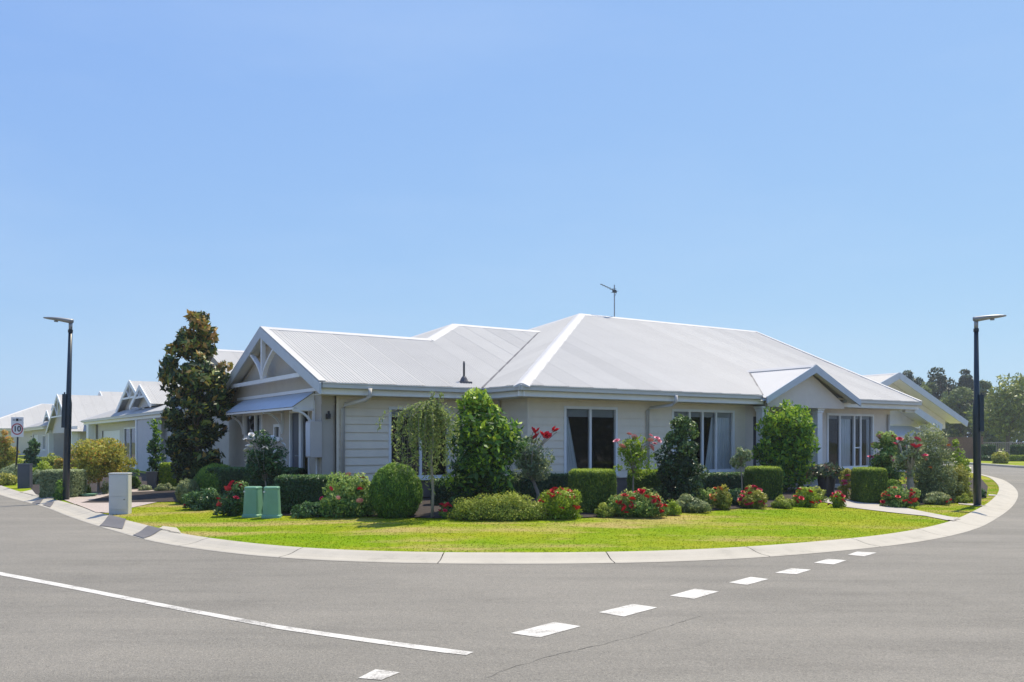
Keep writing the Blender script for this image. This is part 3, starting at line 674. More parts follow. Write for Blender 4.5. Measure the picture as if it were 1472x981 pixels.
# --- portico barge boards and truss
bb = MB(); dz = .27
for v0, v1, s in ((1.0, AP, 1), (9.31, AP, -1)):
    z0 = EZ-.02; z1 = zp+.0
    vs = []
    for uo in (-4.985, -4.935): vs += [(uo,v0,z0),(uo,v1,z1),(uo,v1,z1-dz),(uo,v0,z0-dz+.02)]
    bb.add(vs, [(0,1,2,3),(4,7,6,5),(0,4,5,1),(1,5,6,2),(2,6,7,3),(3,7,4,0)])
bb.build('barge_board', M['barge'], hs)
tr = MB()
uu = -4.90
tr.bar((uu,2.36,3.24),(uu,7.95,3.24), .08, .10)
tr.bar((uu,AP,3.29),(uu,AP,4.40), .09, .11, (1,0,0))
for sg in (1, -1):
    pts = []
    for k in range(9):
        t = k/8; v = AP+sg*(.06+.92*t**1.7); z = 3.30+.72*t; pts.append((uu, v, z))
    for p, q in zip(pts[:-1], pts[1:]): tr.bar(p, q, .06, .11, (1,0,0))
tr.build('gable_truss', M['white'], hs)
tb = MB(); tb.box(GW-.03,GW-.003,1.75,8.2,2.84,2.92); tb.build('wall_trim', M['white'], hs)
# --- awning over the left windows
aw = MB(); ua, ub, zA, zB = GW-.01, GW-.56, 2.83, 2.46
n_ = 110
for i in range(n_+1):
    v = 2.1+5.5*i/n_; dzz = .008*math.cos(i*math.pi/1.0); aw.v += [(ua,v,zA+dzz),(ub,v,zB+dzz)]
aw.f = [(2*i,2*i+1,2*i+3,2*i+2) for i in range(n_)]
awo = aw.build('awning', M['awning'], hs, fix=False)
ab = MB()
ab.bar((ub+.02,2.1,zB-.04),(ub+.02,7.6,zB-.04), .04, .05)
for v in (2.14, 4.3, 7.56):
    ab.bar((GW-.03,v,2.62),(GW-.03,v,1.85), .05, .06, (1,0,0)); ab.bar((GW-.03,v,2.40),(ub+.02,v,2.40), .05, .05)
    pts = [(ub+.03+.49*math.sin(t*math.pi/2), v, 2.38-.50*(1-math.cos(t*math.pi/2))) for t in [k/6 for k in range(7)]]
    for p, q in zip(pts[:-1], pts[1:]): ab.bar(p, q, .045, .05)
    ab.add([(ua,v,zA-.02),(ub,v,zB-.02),(ua,v,2.4)], [(0,1,2)])
ab.build('bracket', M['white'], awo)
# meter box, wall lamp
mbx = MB(); mbx.box(-4.93,-4.655,1.66,1.98,1.28,2.12); mo = bevel(mbx.build('meter_box', M['meter'], hs), .01)
dr = MB(); dr.box(-4.945,-4.932,1.69,1.95,1.31,2.09); dr.build('door', M['meterside'], mo); 
wlp = MB(); wlp.box(-4.56,-4.48,1.56,1.69,2.18,2.30); wlp.tube([(-4.52,1.6,2.30),(-4.52,1.6,2.36)], .03); bevel(wlp.build('wall_lamp', M['black'], hs), .01)
pp = MB(); pp.tube([(-4.70,1.9,.3),(-4.70,1.9,1.28)], .02); pp.build('cable_duct', M['white'], mo)
# --- downpipes
def downpipe(pts, r=.045):
    d = MB(); d.tube(pts, r, 10); return d.build('downpipe', M['gut2'], hs, smooth=True)
M['gut2'] = paint('downpipe_paint', (.60, .58, .54), .45, .05)
downpipe([(-3.75,1.0,2.88),(-3.75,1.0,2.70),(-3.80,1.15,2.62),(-4.12,1.55,2.52),(-4.16,1.62,2.42),(-4.16,1.62,.3)], .05)
downpipe([(4.30,-.70,2.88),(4.30,-.70,2.70),(4.25,-.6,2.62),(3.92,-.12,2.56),(3.88,-.06,2.48),(3.88,-.06,.3)])
downpipe([(14.72,-.06,2.55),(14.72,-.06,.3)]); downpipe([(-.08,1.2,2.7),(-.08,1.2,.3)], .04)
rh = MB(); rh.box(14.98,15.5,-.5,-.38,2.62,2.74); rh.box(15.40,15.56,-.5,-.3,2.64,2.86); bevel(rh.build('rainwater_head', M['gut'], hs), .01)
# --- porch
PV = -.95                                             # verge plane of the porch gable
pl, pr = 7.60, 11.85; pm = (pl+pr)/2; pzf = 2.90; ppz = 3.90; psl = (ppz-pzf)/(pm-pl)
pr_ = MB()
vL = lambda z: -.65+(z-EZ)/P_                         # where the main slope reaches z
pr_2 = MB()
nn = 56
for side in (0, 1):
    prev = None
    for i in range(int(2.4/.019)):
        pass
def porch_half(sgn):
    n = 140
    for i in range(n+1):
        v = PV+(vL(ppz)+.25-PV)*i/n
        dzz = .007*math.cos(2*math.pi*v/.076)
        # lower end: eave or where the main slope is higher
        zmain = EZ+P_*(v+.65); zlow = max(pzf-.02, zmain-.02); tlow = min(1, max(0, (zlow-pzf)/(ppz-pzf)))
        x0 = (pl+(pm-pl)*tlow) if sgn < 0 else (pr-(pr-pm)*tlow)
        z0 = pzf+(ppz-pzf)*tlow
        pr_.v += [(x0,v,z0+dzz),(pm,v,ppz+dzz)]
    b = len(pr_.v)-2*(n+1)
    pr_.f.extend((b+2*i, b+2*i+1, b+2*i+3, b+2*i+2) for i in range(n))
porch_half(-1); porch_half(1)
pro = pr_.build('porch_roof', M['cap'], hs, fix=False)  # paler capping colour paints in the bright glare on the porch slopes
vl = MB()
for sg, xe in ((1, pl), (-1, pr)):
    zz0 = EZ; a_ = (xe+sg*(pm-pl)*(zz0-pzf)/(ppz-pzf), -.62, zz0+.012); b__ = (pm, vL(ppz), ppz+.012); vl.bar(a_, b__, .05, .012)
vl.build('valley', M['rubber'], pro)
c_ = MB(); capstrip(c_, (pm,PV-.02,ppz+.01), (pm,vL(ppz)+.2,ppz+.01), .15); c_.build('ridge_cap', M['cap'], pro)
bb = MB()
for x0, sg in ((pl-.03, 1), (pr+.03, -1)):
    vs = []
    for vo in (PV-.045, PV+.0): vs += [(x0,vo,pzf+.03),(pm,vo,ppz+.03),(pm,vo,ppz-.21),(x0,vo,pzf-.16)]
    bb.add(vs, [(0,1,2,3),(4,7,6,5),(0,4,5,1),(1,5,6,2),(2,6,7,3),(3,7,4,0)])
bb.build('barge_board', M['barge'], pro)
TV = -.66
tm = MB(); tm.prism([(pl+.3,TV,2.68),(pr-.3,TV,2.68),(pm,TV,3.80)], 0) if False else None
tm = MB(); tm.add([(pl+.35,TV,2.66),(pr-.35,TV,2.66),(pr-.35,TV,2.80),(pm,TV,ppz-.13),(pl+.35,TV,2.80),(pl+.35,TV+.1,2.66),(pr-.35,TV+.1,2.66),(pr-.35,TV+.1,2.80),(pm,TV+.1,ppz-.13),(pl+.35,TV+.1,2.80)],
       [(0,1,2,3,4),(9,8,7,6,5),(0,5,6,1)])
tm.build('porch_gable', M['render2'], pro)
ps = MB()
for x0 in (pl, pr): ps.add([(x0,PV,pzf-.08),(x0,TV,pzf-.08),(pm,TV,ppz-.09),(pm,PV,ppz-.09)], [(0,1,2,3)])
ps.build('soffit', M['soffit'], pro, fix=False)
for i, uc in enumerate((7.98, 10.48)):
    c_ = MB(); q = .115
    c_.box(uc-q,uc+q,-.43-q,-.43+q,.25,2.60)
    c = bevel(c_.build('column', M['white'], hs), .01)
    k = MB(); k.box(uc-q-.05,uc+q+.05,-.43-q-.05,-.43+q+.05,2.60,2.68); k.box(uc-q-.025,uc+q+.025,-.43-q-.025,-.43+q+.025,2.53,2.598); bevel(k.build('capital', M['white'], c), .008)
pd = MB(); pd.box(7.6,11.4,-.8,1.5,.2,.33); pd.build('porch_floor', M['path'], hs)
# --- roof furniture
an_u, an_v = 9.05, A_[1]
# flashing and flue on the left slope: find where the sight line meets the slope
def slope_hit(px, py, v0):
    for k in range(4000):
        Y = 18+k*.005; X = (px-CX)/F*Y; z = H+(HZ-py)*Y/F
        dx, dy = X-W0.x, Y-W0.y; a, b = dx*U.x+dy*U.y, dx*V.x+dy*V.y
        if z <= EZ+P_*(b-v0): return a, b, z
fa, fb, fz = slope_hit(667, 549, 1.05)
fl = MB(); fl.tube([(fa,fb,fz-.05),(fa,fb,fz+.45),(fa,fb,fz+.52)], [.028,.028,.02], 10); flue = fl.build('vent_pipe', M['darkmetal'], hs, smooth=True)
fl = MB(); fl.tube([(fa,fb,fz-.03),(fa,fb,fz+.03),(fa,fb,fz+.10),(fa,fb,fz+.14)], [.13,.10,.07,.035], 12); fl.box(fa-.16,fa+.16,fb-.14,fb+.12,fz-.05,fz+.0); fl.build('flashing', M['rubber'], flue)
an = MB(); an.tube([(an_u,an_v,ztop),(an_u,an_v,7.46)], .022, 8)
ao = an.build('antenna_mast', M['steel'], hs)
bm_ = MB(); bd = Vector((-.87,.2,.32)).normalized(); c0 = Vector((an_u+.12,an_v,7.22))
bm_.tube([c0, c0+bd*.72], .014, 6)
side = Vector((.2,.95,0)).normalized()
for k in range(7):
    c = c0+bd*(.02+.11*k); l = .17-.012*k; bm_.tube([c-side*l, c+side*l], .006, 5)
bm_.tube([c0, (an_u,an_v,7.0)], .008, 5)
for zz_, l in ((7.30,.16),(7.18,.14)): bm_.tube([(an_u-.05,an_v-l,zz_),(an_u-.05,an_v+l,zz_)], .007, 5)
bm_.box(an_u-.07,an_u+.07,an_v-.04,an_v+.04,7.17,7.27)
bm_.build('antenna_head', M['darkmetal'], ao)

# ------------------------------------------------------------------ foliage tools
def unit(a): return a/np.maximum(np.linalg.norm(a, axis=-1, keepdims=True), 1e-9)
def leaves_arrays(P, Nn, size, asp=.5, jit=.8, up=.4, tint=None, var=.20, sizevar=.42):
    n = len(P); nn = unit(Nn + jit*rng.normal(size=(n, 3)))
    d = rng.normal(size=(n, 3)) + np.array([0, 0, up]) + .5*Nn; d = unit(d - (d*nn).sum(1)[:, None]*nn)
    r = np.cross(nn, d); Lg = (size*(1+sizevar*rng.normal(size=n)).clip(.4, 1.8))[:, None]; wd = Lg*asp*.5
    p = P - d*Lg*.5
    q = np.stack([p, p+d*Lg*.45+r*wd, p+d*Lg+nn*Lg*.08, p+d*Lg*.45-r*wd], 1)
    t = (.42 if tint is None else tint) + var*rng.normal(size=n)
    return q.reshape(-1, 3), np.clip(t, 0, 1)
def quad_mesh(name, q, t, mat, parent=None, extra=None, nv=4):
    n = len(q)//nv; V_ = q; me = bpy.data.meshes.new(name)
    ev, ef = (extra if extra else (np.zeros((0, 3)), []))
    nE = len(ev); tot = len(V_)+nE
    me.vertices.add(tot); me.vertices.foreach_set('co', np.vstack([V_, ev]).astype(np.float32).ravel() if nE else V_.astype(np.float32).ravel())
    idx = np.arange(n*nv); sizes = np.full(n, nv)
    if ef:
        ei = np.concatenate([np.array(f)+len(V_) for f in ef]); es = np.array([len(f) for f in ef]); idx = np.concatenate([idx, ei]); sizes = np.concatenate([sizes, es])
    starts = np.concatenate([[0], np.cumsum(sizes)[:-1]])
    me.loops.add(len(idx)); me.loops.foreach_set('vertex_index', idx.astype(np.int32))
    me.polygons.add(len(sizes)); me.polygons.foreach_set('loop_start', starts.astype(np.int32)); me.polygons.foreach_set('loop_total', sizes.astype(np.int32))
    me.update(calc_edges=True); me.validate()
    at = me.attributes.new('tint', 'FLOAT', 'POINT'); tv = np.concatenate([np.repeat(t, nv), np.full(nE, .12)]); at.data.foreach_set('value', tv.astype(np.float32))
    me.materials.append(mat); o = bpy.data.objects.new(name, me); COL.objects.link(o)
    if parent: o.parent = parent
    return o
def superell(rx, ry, rz, c, e=.35, nu=20, nv=10, lump=.05):
    vs = []; fs = []
    f = lambda x: math.copysign(abs(x)**e, x)
    for j in range(nv+1):
        a = -math.pi/2+math.pi*j/nv
        for i in range(nu):
            b = 2*math.pi*i/nu; k = 1+lump*math.sin(3*b+c[0]*5+2*a)
            vs.append((c[0]+rx*k*f(math.cos(a))*f(math.cos(b)), c[1]+ry*k*f(math.cos(a))*f(math.sin(b)), c[2]+rz*f(math.sin(a))))
    for j in range(nv):
        for i in range(nu): fs.append((j*nu+i, j*nu+(i+1) % nu, (j+1)*nu+(i+1) % nu, (j+1)*nu+i))
    return np.array(vs), fs
def shell_box(n, rx, ry, h, z0=0, rnd=.15, depth=.06):
    """points just inside the surface of a softly rounded box (top and four sides)"""
    A = np.array([4*rx*ry, 2*ry*h, 2*ry*h, 2*rx*h, 2*rx*h]); f = rng.choice(5, n, p=A/A.sum()); a = rng.uniform(-1, 1, n); b = rng.uniform(-1, 1, n)
    P = np.zeros((n, 3)); N_ = np.zeros((n, 3))
    for k, (ax, sg) in enumerate(((2,1),(0,1),(0,-1),(1,1),(1,-1))):
        m = f == k; o1, o2 = [i for i in range(3) if i != ax]; P[m, ax] = sg; P[m, o1] = a[m]; P[m, o2] = b[m]; N_[m, ax] = sg
    Q = P*np.array([rx, ry, h/2]); inner = np.array([rx, ry, h/2])-rnd; core = np.clip(Q, -inner, inner); dd = Q-core; l = np.linalg.norm(dd, axis=1)
    m = (l > rnd*1.0001) | ((np.abs(Q) > inner-1e-9).sum(1) > 1); u_ = unit(dd); Q[m] = core[m]+u_[m]*rnd; N_[m] = u_[m]
    lump = 1+.018*np.sin(Q[:, :1]*9+1.3)*np.sin(Q[:, 1:2]*8)+.012*np.sin(Q[:, 2:3]*14)
    Q = Q*lump - N_*(depth*rng.random((n, 1))**2); Q[:, 2] += h/2+z0
    return Q, N_
PROFS = {'cone': lambda t: np.interp(t, [0, .25, .55, .8, 1], [.85, 1, .9, .6, .28]), 'magnolia': lambda t: np.interp(t, [0, .18, .36, .5, .66, .82, .93, 1], [.42, .62, .95, 1, .85, .60, .30, .12])}
def clumpy(n, rx, ry, rz, cz, K=40, cr=.3, power=.5, shape='ell', zb=-1., lobes=None):
    """leaf clumps filling the outer part of an ellipsoid / cone crown"""
    C = []; rr = []; prof = PROFS.get(shape)
    while len(C) < K:
        d = rng.normal(size=3); d /= np.linalg.norm(d)
        if d[2] < zb: continue
        r = rng.random()**power*.86; p = d*r
        if lobes:
            lx_, lz_, lr_ = lobes[rng.integers(len(lobes))] if rng.random() < .6 else lobes[0]; p = np.array([lx_, 0, lz_])+d*lr_*rng.random()**.5*np.array([1, 1, 1.])
        if prof:
            t = rng.random()**1.1; a = rng.uniform(0, 2*math.pi); w_ = prof(t); q = rng.random()**.5*.9
            p = np.array([math.cos(a)*w_*q, math.sin(a)*w_*q, -1+2*t*.94])
        C.append(p*np.array([rx, ry, rz])); rr.append(cr*min(rx, rz)*rng.uniform(*((.55, 1.5) if shape == 'ell' else (.7, 1.3)))*(.7 if prof and p[2] > .55 else 1))
    C = np.array(C); rr = np.array(rr); ti = rng.normal(size=K)*.12
    k = rng.choice(K, n, p=rr**2/(rr**2).sum()); u_ = unit(rng.normal(size=(n, 3))); r = rr[k]*(.55+.5*rng.random(n)**.6)
    P = C[k]+u_*r[:, None]*np.array([1, 1, .85]); outw = unit(C[k]/np.array([rx, ry, rz])+1e-6)
    N_ = unit(u_+.6*outw); P[:, 2] += cz
    return P, N_, .42+ti[k]+.06*u_[:, 2]+.26*np.clip(outw[:, 2], 0, 1)*np.linalg.norm(C[k]/np.array([rx, ry, rz]), axis=1)**1.5  # upper outer clumps tinted lighter: new growth plus painted sunlit tops
def bloom_mesh(kind, r=.062):
    mb = MB()
    for ring, (cnt, tilt, rr) in enumerate(((6, .35, 1.), (5, .85, .75), (4, 1.25, .5))):
        for i in range(cnt):
            a = 2*math.pi*(i+.5*ring)/cnt; R_ = r*rr; c, s_ = math.cos(a), math.sin(a); w_ = R_*.80
            out = lambda t, sd: (c*t*math.cos(tilt)-s_*sd, s_*t*math.cos(tilt)+c*sd, t*math.sin(tilt)+.004*ring)
            mb.add([out(0, 0), out(R_*.6, w_), out(R_*1.05, w_*.5), out(R_*1.05, -w_*.5), out(R_*.6, -w_)], [(0,1,2,3,4)])
    me = bpy.data.meshes.new('flower'); me.from_pydata(mb.v, [], mb.f); me.materials.append(PT[kind]); return me
BM = {k: bloom_mesh(k) for k in PT}
def flowers(parent, pts, kind, sc=1.):
    for p in pts:
        o = bpy.data.objects.new('flower', BM[kind]); COL.objects.link(o); o.parent = parent; o.location = tuple(p)
        o.rotation_euler = (random.uniform(-.7, 1.1), random.uniform(-.6, .6), random.uniform(0, 6)); k = sc*random.uniform(.75, 1.25); o.scale = (k, k, k)
def place(px, py): x, y, z = G(px, py); return x, y, z, y/F
def nfor(area, size, asp, cover): return int(area*cover/(size*size*asp*.5))

def hedge(name, label, cat, group, px, py, wpx, ytop, depth, mat='box', size=.055, cover=3.0, rot=0, rnd=.1, cap_n=26000, up=.4):
    x, y, z, m = place(px, py); w_ = wpx*m*.985; h = H+(HZ-ytop)*m - z
    o = empty(name, (x, y+depth*.4, z-.02), rot, label, cat, group)
    n = min(cap_n, nfor(2*(w_+depth)*h+w_*depth, size, .26 if mat == 'box' else .5, cover))
    P, N_ = shell_box(n, w_/2, depth/2, h, 0, rnd)
    q, t = leaves_arrays(P, N_, size, .26 if mat == 'box' else .5, .7, 1.6 if mat == 'box' else up, .36+.62*np.clip(N_[:, 2], 0, 1)**2+.08*np.sin(P[:, 0]*7)*np.sin(P[:, 1]*6+P[:, 2]*5))  # upward-facing leaves tinted lighter, painting the sunlit hedge top into the colour
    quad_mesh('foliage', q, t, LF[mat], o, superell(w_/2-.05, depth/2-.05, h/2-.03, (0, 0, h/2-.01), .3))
    return o
def bush(name, label, cat, group, px, py, wpx, ytop, mat, size=.05, asp=.55, cover=2.3, K=40, cr=.3, dep=.9, shape='ell', core=.62, bloom=None, nb=0, bsc=1., power=.35, yb=None, dy=.35, jit=.6, up=.4, stems=0, zb=-.6, rot=0, capn=24000, side=None, lobes=None):
    x, y, z, m = place(px, py); w_ = max(.5*wpx*m, wpx*m-size*1.1); zt = H+(HZ-ytop)*m-z-size*.35; zbm = 0 if yb is None else H+(HZ-yb)*m-z
    rx, ry, rz = w_/2, w_/2*dep, (zt-zbm)/2; cz = (zt+zbm)/2
    o = empty(name, (x, y+dy*ry*2*.5, z), rot, label, cat, group)
    area = 4*math.pi*((rx*ry)**1.6/3+(rx*rz)**1.6/3+(ry*rz)**1.6/3)**(1/1.6)
    n = min(capn, nfor(area, size, asp, cover))
    if yb is None and shape == 'ell': zbm = -.55*zt; rz = (zt-zbm)/2; cz = (zt+zbm)/2; zb = -.35
    P, N_, t0 = clumpy(n, rx*.84, ry*.84, rz*.86, cz, K, cr, power, shape, zb, lobes)
    if core and shape == 'ell':                       # twiggy inside, so that the crown is not hollow
        n2 = n//4; u2 = unit(rng.normal(size=(n2, 3))); P2 = u2*(rng.random((n2, 1))**.5*.74)*np.array([rx, ry, rz])+np.array([0, 0, cz]); P = np.vstack([P, P2]); N_ = np.vstack([N_, u2]); t0 = np.concatenate([t0, np.full(n2, .35)])
    P[:, 0] *= rx/max(.01, np.quantile(np.abs(P[:, 0]), .985)); P[:, 1] *= ry/max(.01, np.quantile(np.abs(P[:, 1]), .985)); q_ = np.quantile(P[:, 2], .992); P[:, 2] = (P[:, 2]-cz)*(zt-cz)/max(.01, q_-cz)+cz
    k_ = P[:, 2] > (.02 if yb is None else -9); P = P[k_]; N_ = N_[k_]; t0 = t0[k_]+(.07 if mat in ('gardenia', 'citrus', 'lime', 'mound', 'rose') else 0)+.16*np.clip((P[:, 2]-cz)/max(.1, zt-cz), -.6, 1)**1  # tint rises with height, so sunlit crowns are partly painted in
    q, t = leaves_arrays(P, N_, size, asp, jit, up, t0)
    core = core*.82 if yb is None and shape == 'ell' else core*.7
    ex = superell(rx*core, ry*core, rz*core, (0, 0, cz), .9, 16, 8, .12) if core else None
    if ex is not None and shape == 'cone':
        v_ = ex[0]; k = np.clip((v_[:, 2]-(cz-rz))/(2*rz), 0, 1); v_[:, 0] *= (1.25-k*1.05); v_[:, 1] *= (1.25-k*1.05)
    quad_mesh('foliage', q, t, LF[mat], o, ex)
    if bloom:
        kinds = bloom if isinstance(bloom, (list, tuple)) else [bloom]
        u_ = unit(rng.normal(size=(nb*6, 3))); u_ = u_[u_[:, 2] > -.05][:nb]
        for i, d in enumerate(u_): flowers(o, [d*np.array([rx, ry, rz])*1.03+np.array([0, 0, cz])], kinds[i % len(kinds)], bsc)
    if stems:
        for k in range(stems):
            a = 2*math.pi*k/stems+.4; mb = MB(); r0 = .03 if stems > 1 else .045; sp = rx*.45 if stems > 1 else 0
            pts = [(.06*math.cos(a)*(stems > 1), .06*math.sin(a)*(stems > 1), -.05)]+[(math.cos(a)*sp*t**1.3+random.uniform(-.02,.02), math.sin(a)*sp*t**1.3, cz*1.05*t) for t in (.3, .6, 1)]
            mb.tube(pts, [r0, r0*.85, r0*.65, r0*.35], 8); mb.build('trunk' if stems == 1 else 'stem', M['palebark'], o, smooth=True)
    return o
def standard(name, label, cat, group, px, py, wpx, ytop, ybot, mat, bloom, nb, size=.055, bsc=1., r0=.028, fl=None, lean=0, cover=2.0, cpx=None, K=26):
    """rose or small tree on one bare stem; fl = explicit blooms in photo pixels"""
    x, y, z, m = place(px, py); rx = wpx*m/2; zt = H+(HZ-ytop)*m-z; zb = H+(HZ-ybot)*m-z; rz = (zt-zb)/2; cz = (zt+zb)/2
    cx = ((cpx or px)-px)*m
    o = empty(name, (x, y, z), 0, label, cat, group)
    n = nfor(4*math.pi*rx*rz, size, .6, cover); P, N_, t0 = clumpy(n, rx*.8, rx*.75, rz*.85, cz, K, .3, .6); P[:, 0] *= rx/np.quantile(np.abs(P[:, 0]), .98); P[:, 2] = cz+(P[:, 2]-cz)*rz/np.quantile(np.abs(P[:, 2]-cz), .97)
    P[:, 0] += cx; q, t = leaves_arrays(P, N_, size, .6, .9, .5, t0); quad_mesh('foliage', q, t, LF[mat], o)
    mb = MB(); mb.tube([(0,0,-.05),(.01,0,zb*.5),(cx*.6,0,zb+.05),(cx,0,cz)], [r0,r0*.85,r0*.75,r0*.5], 8)
    tk = mb.build('trunk', M['palebark'], o, smooth=True)
    mb = MB()
    for k in range(9):
        a = 2*math.pi*k/9; e = (cx+math.cos(a)*rx*.7, math.sin(a)*rx*.6, cz+rz*random.uniform(-.1, .8)); mb.tube([(cx*.7,0,zb+.02),(cx+math.cos(a)*rx*.3, math.sin(a)*rx*.3, cz-rz*.3), e], [r0*.5,r0*.35,r0*.15], 5)
    if fl:
        for fx, fy in fl:
            p = ((fx-px)*m, random.uniform(-.1, .1), H+(HZ-fy)*m-z); mb.tube([(cx, 0, cz), (p[0]*.5+cx*.5, 0, (p[2]+cz)/2+.05), (p[0], p[1], p[2]-.02)], .007, 4); flowers(o, [p], bloom if isinstance(bloom, str) else bloom[int(fx) % len(bloom)], bsc)
    mb.build('branches', M['palebark'], o, smooth=True)
    u_ = unit(rng.normal(size=(nb*6+1, 3))); u_ = u_[u_[:, 2] > -.3][:nb]
    for i, d in enumerate(u_): flowers(o, [(d[0]*rx*.95+cx, d[1]*rx*.9, cz+d[2]*rz*.95)], bloom if isinstance(bloom, str) else bloom[i % len(bloom)], bsc)
    return o

def ball(name, label, px, py, wpx, ytop, mat='ball', size=.07, n=15000, cat='shrub', dy=.4):
    x, y, z, m = place(px, py); r = wpx*m/2; h = H+(HZ-ytop)*m-z; o = empty(name, (x, y+r*dy, z), 0, label, cat)
    u_ = unit(rng.normal(size=(n, 3))); P = u_*np.array([r, r*.95, h*.56]); P *= (1+.03*np.sin(u_[:, :1]*9)*np.sin(u_[:, 1:2]*8+u_[:, 2:3]*5))*(1-.09*rng.random((n, 1))**2); P[:, 2] += h*.44; k = P[:, 2] > .01
    lo = P[:, 2] < h*.4; P[lo, :2] *= (.93+.07*P[lo, 2:3]/(h*.4))
    q, t = leaves_arrays(P[k], u_[k], size, .22, .6, 1.8, (.36+.30*np.clip(u_[:, 2], 0, 1)+.06*np.sin(P[:, 0]*11)*np.sin(P[:, 1]*9))[k]); quad_mesh('foliage', q, t, LF[mat], o, superell(r*.86, r*.82, h*.48, (0, 0, h*.45), .9, 24, 12, .02)); return o  # sunlit upper half painted in through a lighter leaf tint

# ------------------------------------------------------------------ front garden
GB = 'clipped box hedge cubes under the front windows'
hedge('box_hedge', 'clipped green cube hedge just right of the red standard rose, below a two pane window', 'hedge', GB, 853, 738, 66, 675, .85, rot=.3*0)
hedge('box_hedge', 'clipped green cube hedge behind the thin stem of the pink standard rose', 'hedge', GB, 932, 723, 50, 676, .85)
hedge('box_hedge', 'clipped green cube hedge left of the bright broad leaved bush by the porch column', 'hedge', GB, 1103, 719, 44, 671, .9)
hedge('box_hedge', 'clipped green cube hedge beside the footpath under the right window', 'hedge', GB, 1257, 724, 37, 672.5, .85)
GL = 'low dark clipped hedges along the walls'
hedge('clipped_hedge', 'low dark clipped hedge in the shade under the right part of the long front wall', 'hedge', GL, 1040, 712, 190, 679, .5, 'dark', .045, 1.8, HROT*0+.52, cap_n=16000)
hedge('clipped_hedge', 'low dark clipped hedge in the shade behind the red standard rose', 'hedge', GL, 800, 716, 150, 680, .5, 'dark', .045, 1.8, .45, cap_n=16000)
hedge('clipped_hedge', 'dark clipped hedge in the shade behind the tall two lobed broad leaved bush', 'hedge', GL, 682, 727, 128, 688, .6, 'dark', .05, 1.8, .1, cap_n=12000)
hedge('clipped_hedge', 'dark clipped hedge below the meter box and the downpipe, right of the green pit covers', 'hedge', GL, 446, 738, 108, 683, .75, 'dark', .05, 2.0, 0, cap_n=16000)
hedge('clipped_hedge', 'long dark clipped hedge in front of the gable wall behind the white standard rose', 'hedge', GL, 365, 722, 150, 672, .8, 'dark', .05, 2.0, -.25, cap_n=16000)
hedge('clipped_hedge', 'clipped hedge with a bright lime top behind the magnolia trunk', 'hedge', GL, 247, 703, 38, 665, .8, 'lime', .06, 2.0, 0)
ball('rounded_shrub', 'rounded green shrub at the right foot of the magnolia tree', 308, 722, 66, 668)
ball('rounded_shrub', 'small grey green shrub at the left foot of the magnolia tree by the driveway', 268, 725, 34, 690, 'grevillea', n=6000)
ball('ball_shrub', 'large round clipped green ball shrub below the left wing window', 567, 745, 76, 667)
bush('pink_rose_bush', 'wide light green rose bush with pale pink blooms left of the round ball shrub', 'rose bush', None, 500, 744, 84, 683, 'rose', .05, .6, 2.5, 60, .26, core=.6, bloom=['pink','crimson'], nb=13, bsc=.9)
GR = 'low bushes with red flowers along the lawn edge'
bush('red_flower_bush', 'low dark bush with red flowers just left of the green pit covers', 'flower bush', GR, 336, 742, 48, 694, 'rosedark', .05, .55, 2.4, 30, .3, bloom='crimson', nb=20, bsc=.9)
bush('low_shrub', 'low dark spreading shrub in front of the rounded shrub by the magnolia', 'shrub', None, 292, 733, 66, 704, 'rosedark', .05, .5, 2.4, 30, .3, bloom='crimson', nb=3, bsc=.8)
bush('red_flower_bush', 'tiny bush with three or four pink red flowers at the foot of the weeping tree', 'flower bush', GR, 640, 746, 20, 722, 'rose', .04, .6, 2.4, 12, .35, bloom='crimson', nb=6, bsc=.9)
bush('mound_shrub', 'long low light green mound shrub at the lawn edge below the red standard rose', 'shrub', None, 716, 748, 138, 712, 'mound', .03, .5, 3.1, 110, .34, dep=.42, core=.72, capn=26000, power=.4)
bush('red_flower_bush', 'bright bush full of red flowers left of the first clipped cube hedge', 'flower bush', GR, 805, 746, 62, 704, 'lime', .04, .5, 2.2, 40, .28, bloom='red', nb=37, bsc=.85)
bush('red_flower_bush', 'wide bush full of red flowers between the two left clipped cube hedges', 'flower bush', GR, 918, 744, 84, 706, 'rose', .042, .5, 2.4, 60, .27, dep=.6, bloom='red', nb=43, bsc=.95)
bush('low_shrub', 'small pale low shrub left of the wide red flower bush at the lawn edge', 'shrub', None, 872, 744, 34, 724, 'mound', .035, .45, 2.4, 20, .3)
bush('low_shrub', 'small bright green low shrub right of the wide red flower bush', 'shrub', None, 966, 741, 30, 720, 'lime', .035, .45, 2.5, 20, .3)
bush('low_shrub', 'low grey green shrub at the foot of the dark conical camellia', 'shrub', None, 995, 737, 52, 712, 'grevillea', .04, .4, 2.4, 30, .28)
bush('red_flower_bush', 'small yellowish green bush with a few red flowers right of the dark camellia', 'flower bush', GR, 1037, 733, 32, 699, 'yellow', .045, .5, 2.2, 26, .3, bloom='orange', nb=7, bsc=.8)
bush('red_flower_bush', 'yellowish green bush topped with crimson flowers left of the third clipped cube hedge', 'flower bush', GR, 1083, 731, 40, 700, 'yellow', .045, .5, 2.2, 30, .3, bloom='crimson', nb=23, bsc=.85)
bush('low_shrub', 'low green shrub below the third clipped cube hedge', 'shrub', None, 1126, 731, 34, 713, 'mound', .04, .45, 2.4, 26, .3)
bush('red_flower_bush', 'bush with orange red flowers below the bright broad leaved bush', 'flower bush', GR, 1160, 729, 40, 701, 'lime', .045, .5, 2.2, 26, .3, bloom='red', nb=17, bsc=.85)
bush('red_flower_bush', 'small bush with pink red flowers standing at the left edge of the footpath', 'flower bush', GR, 1204, 730, 24, 708, 'lime', .04, .5, 2.2, 18, .32, bloom='crimson', nb=14, bsc=.8)
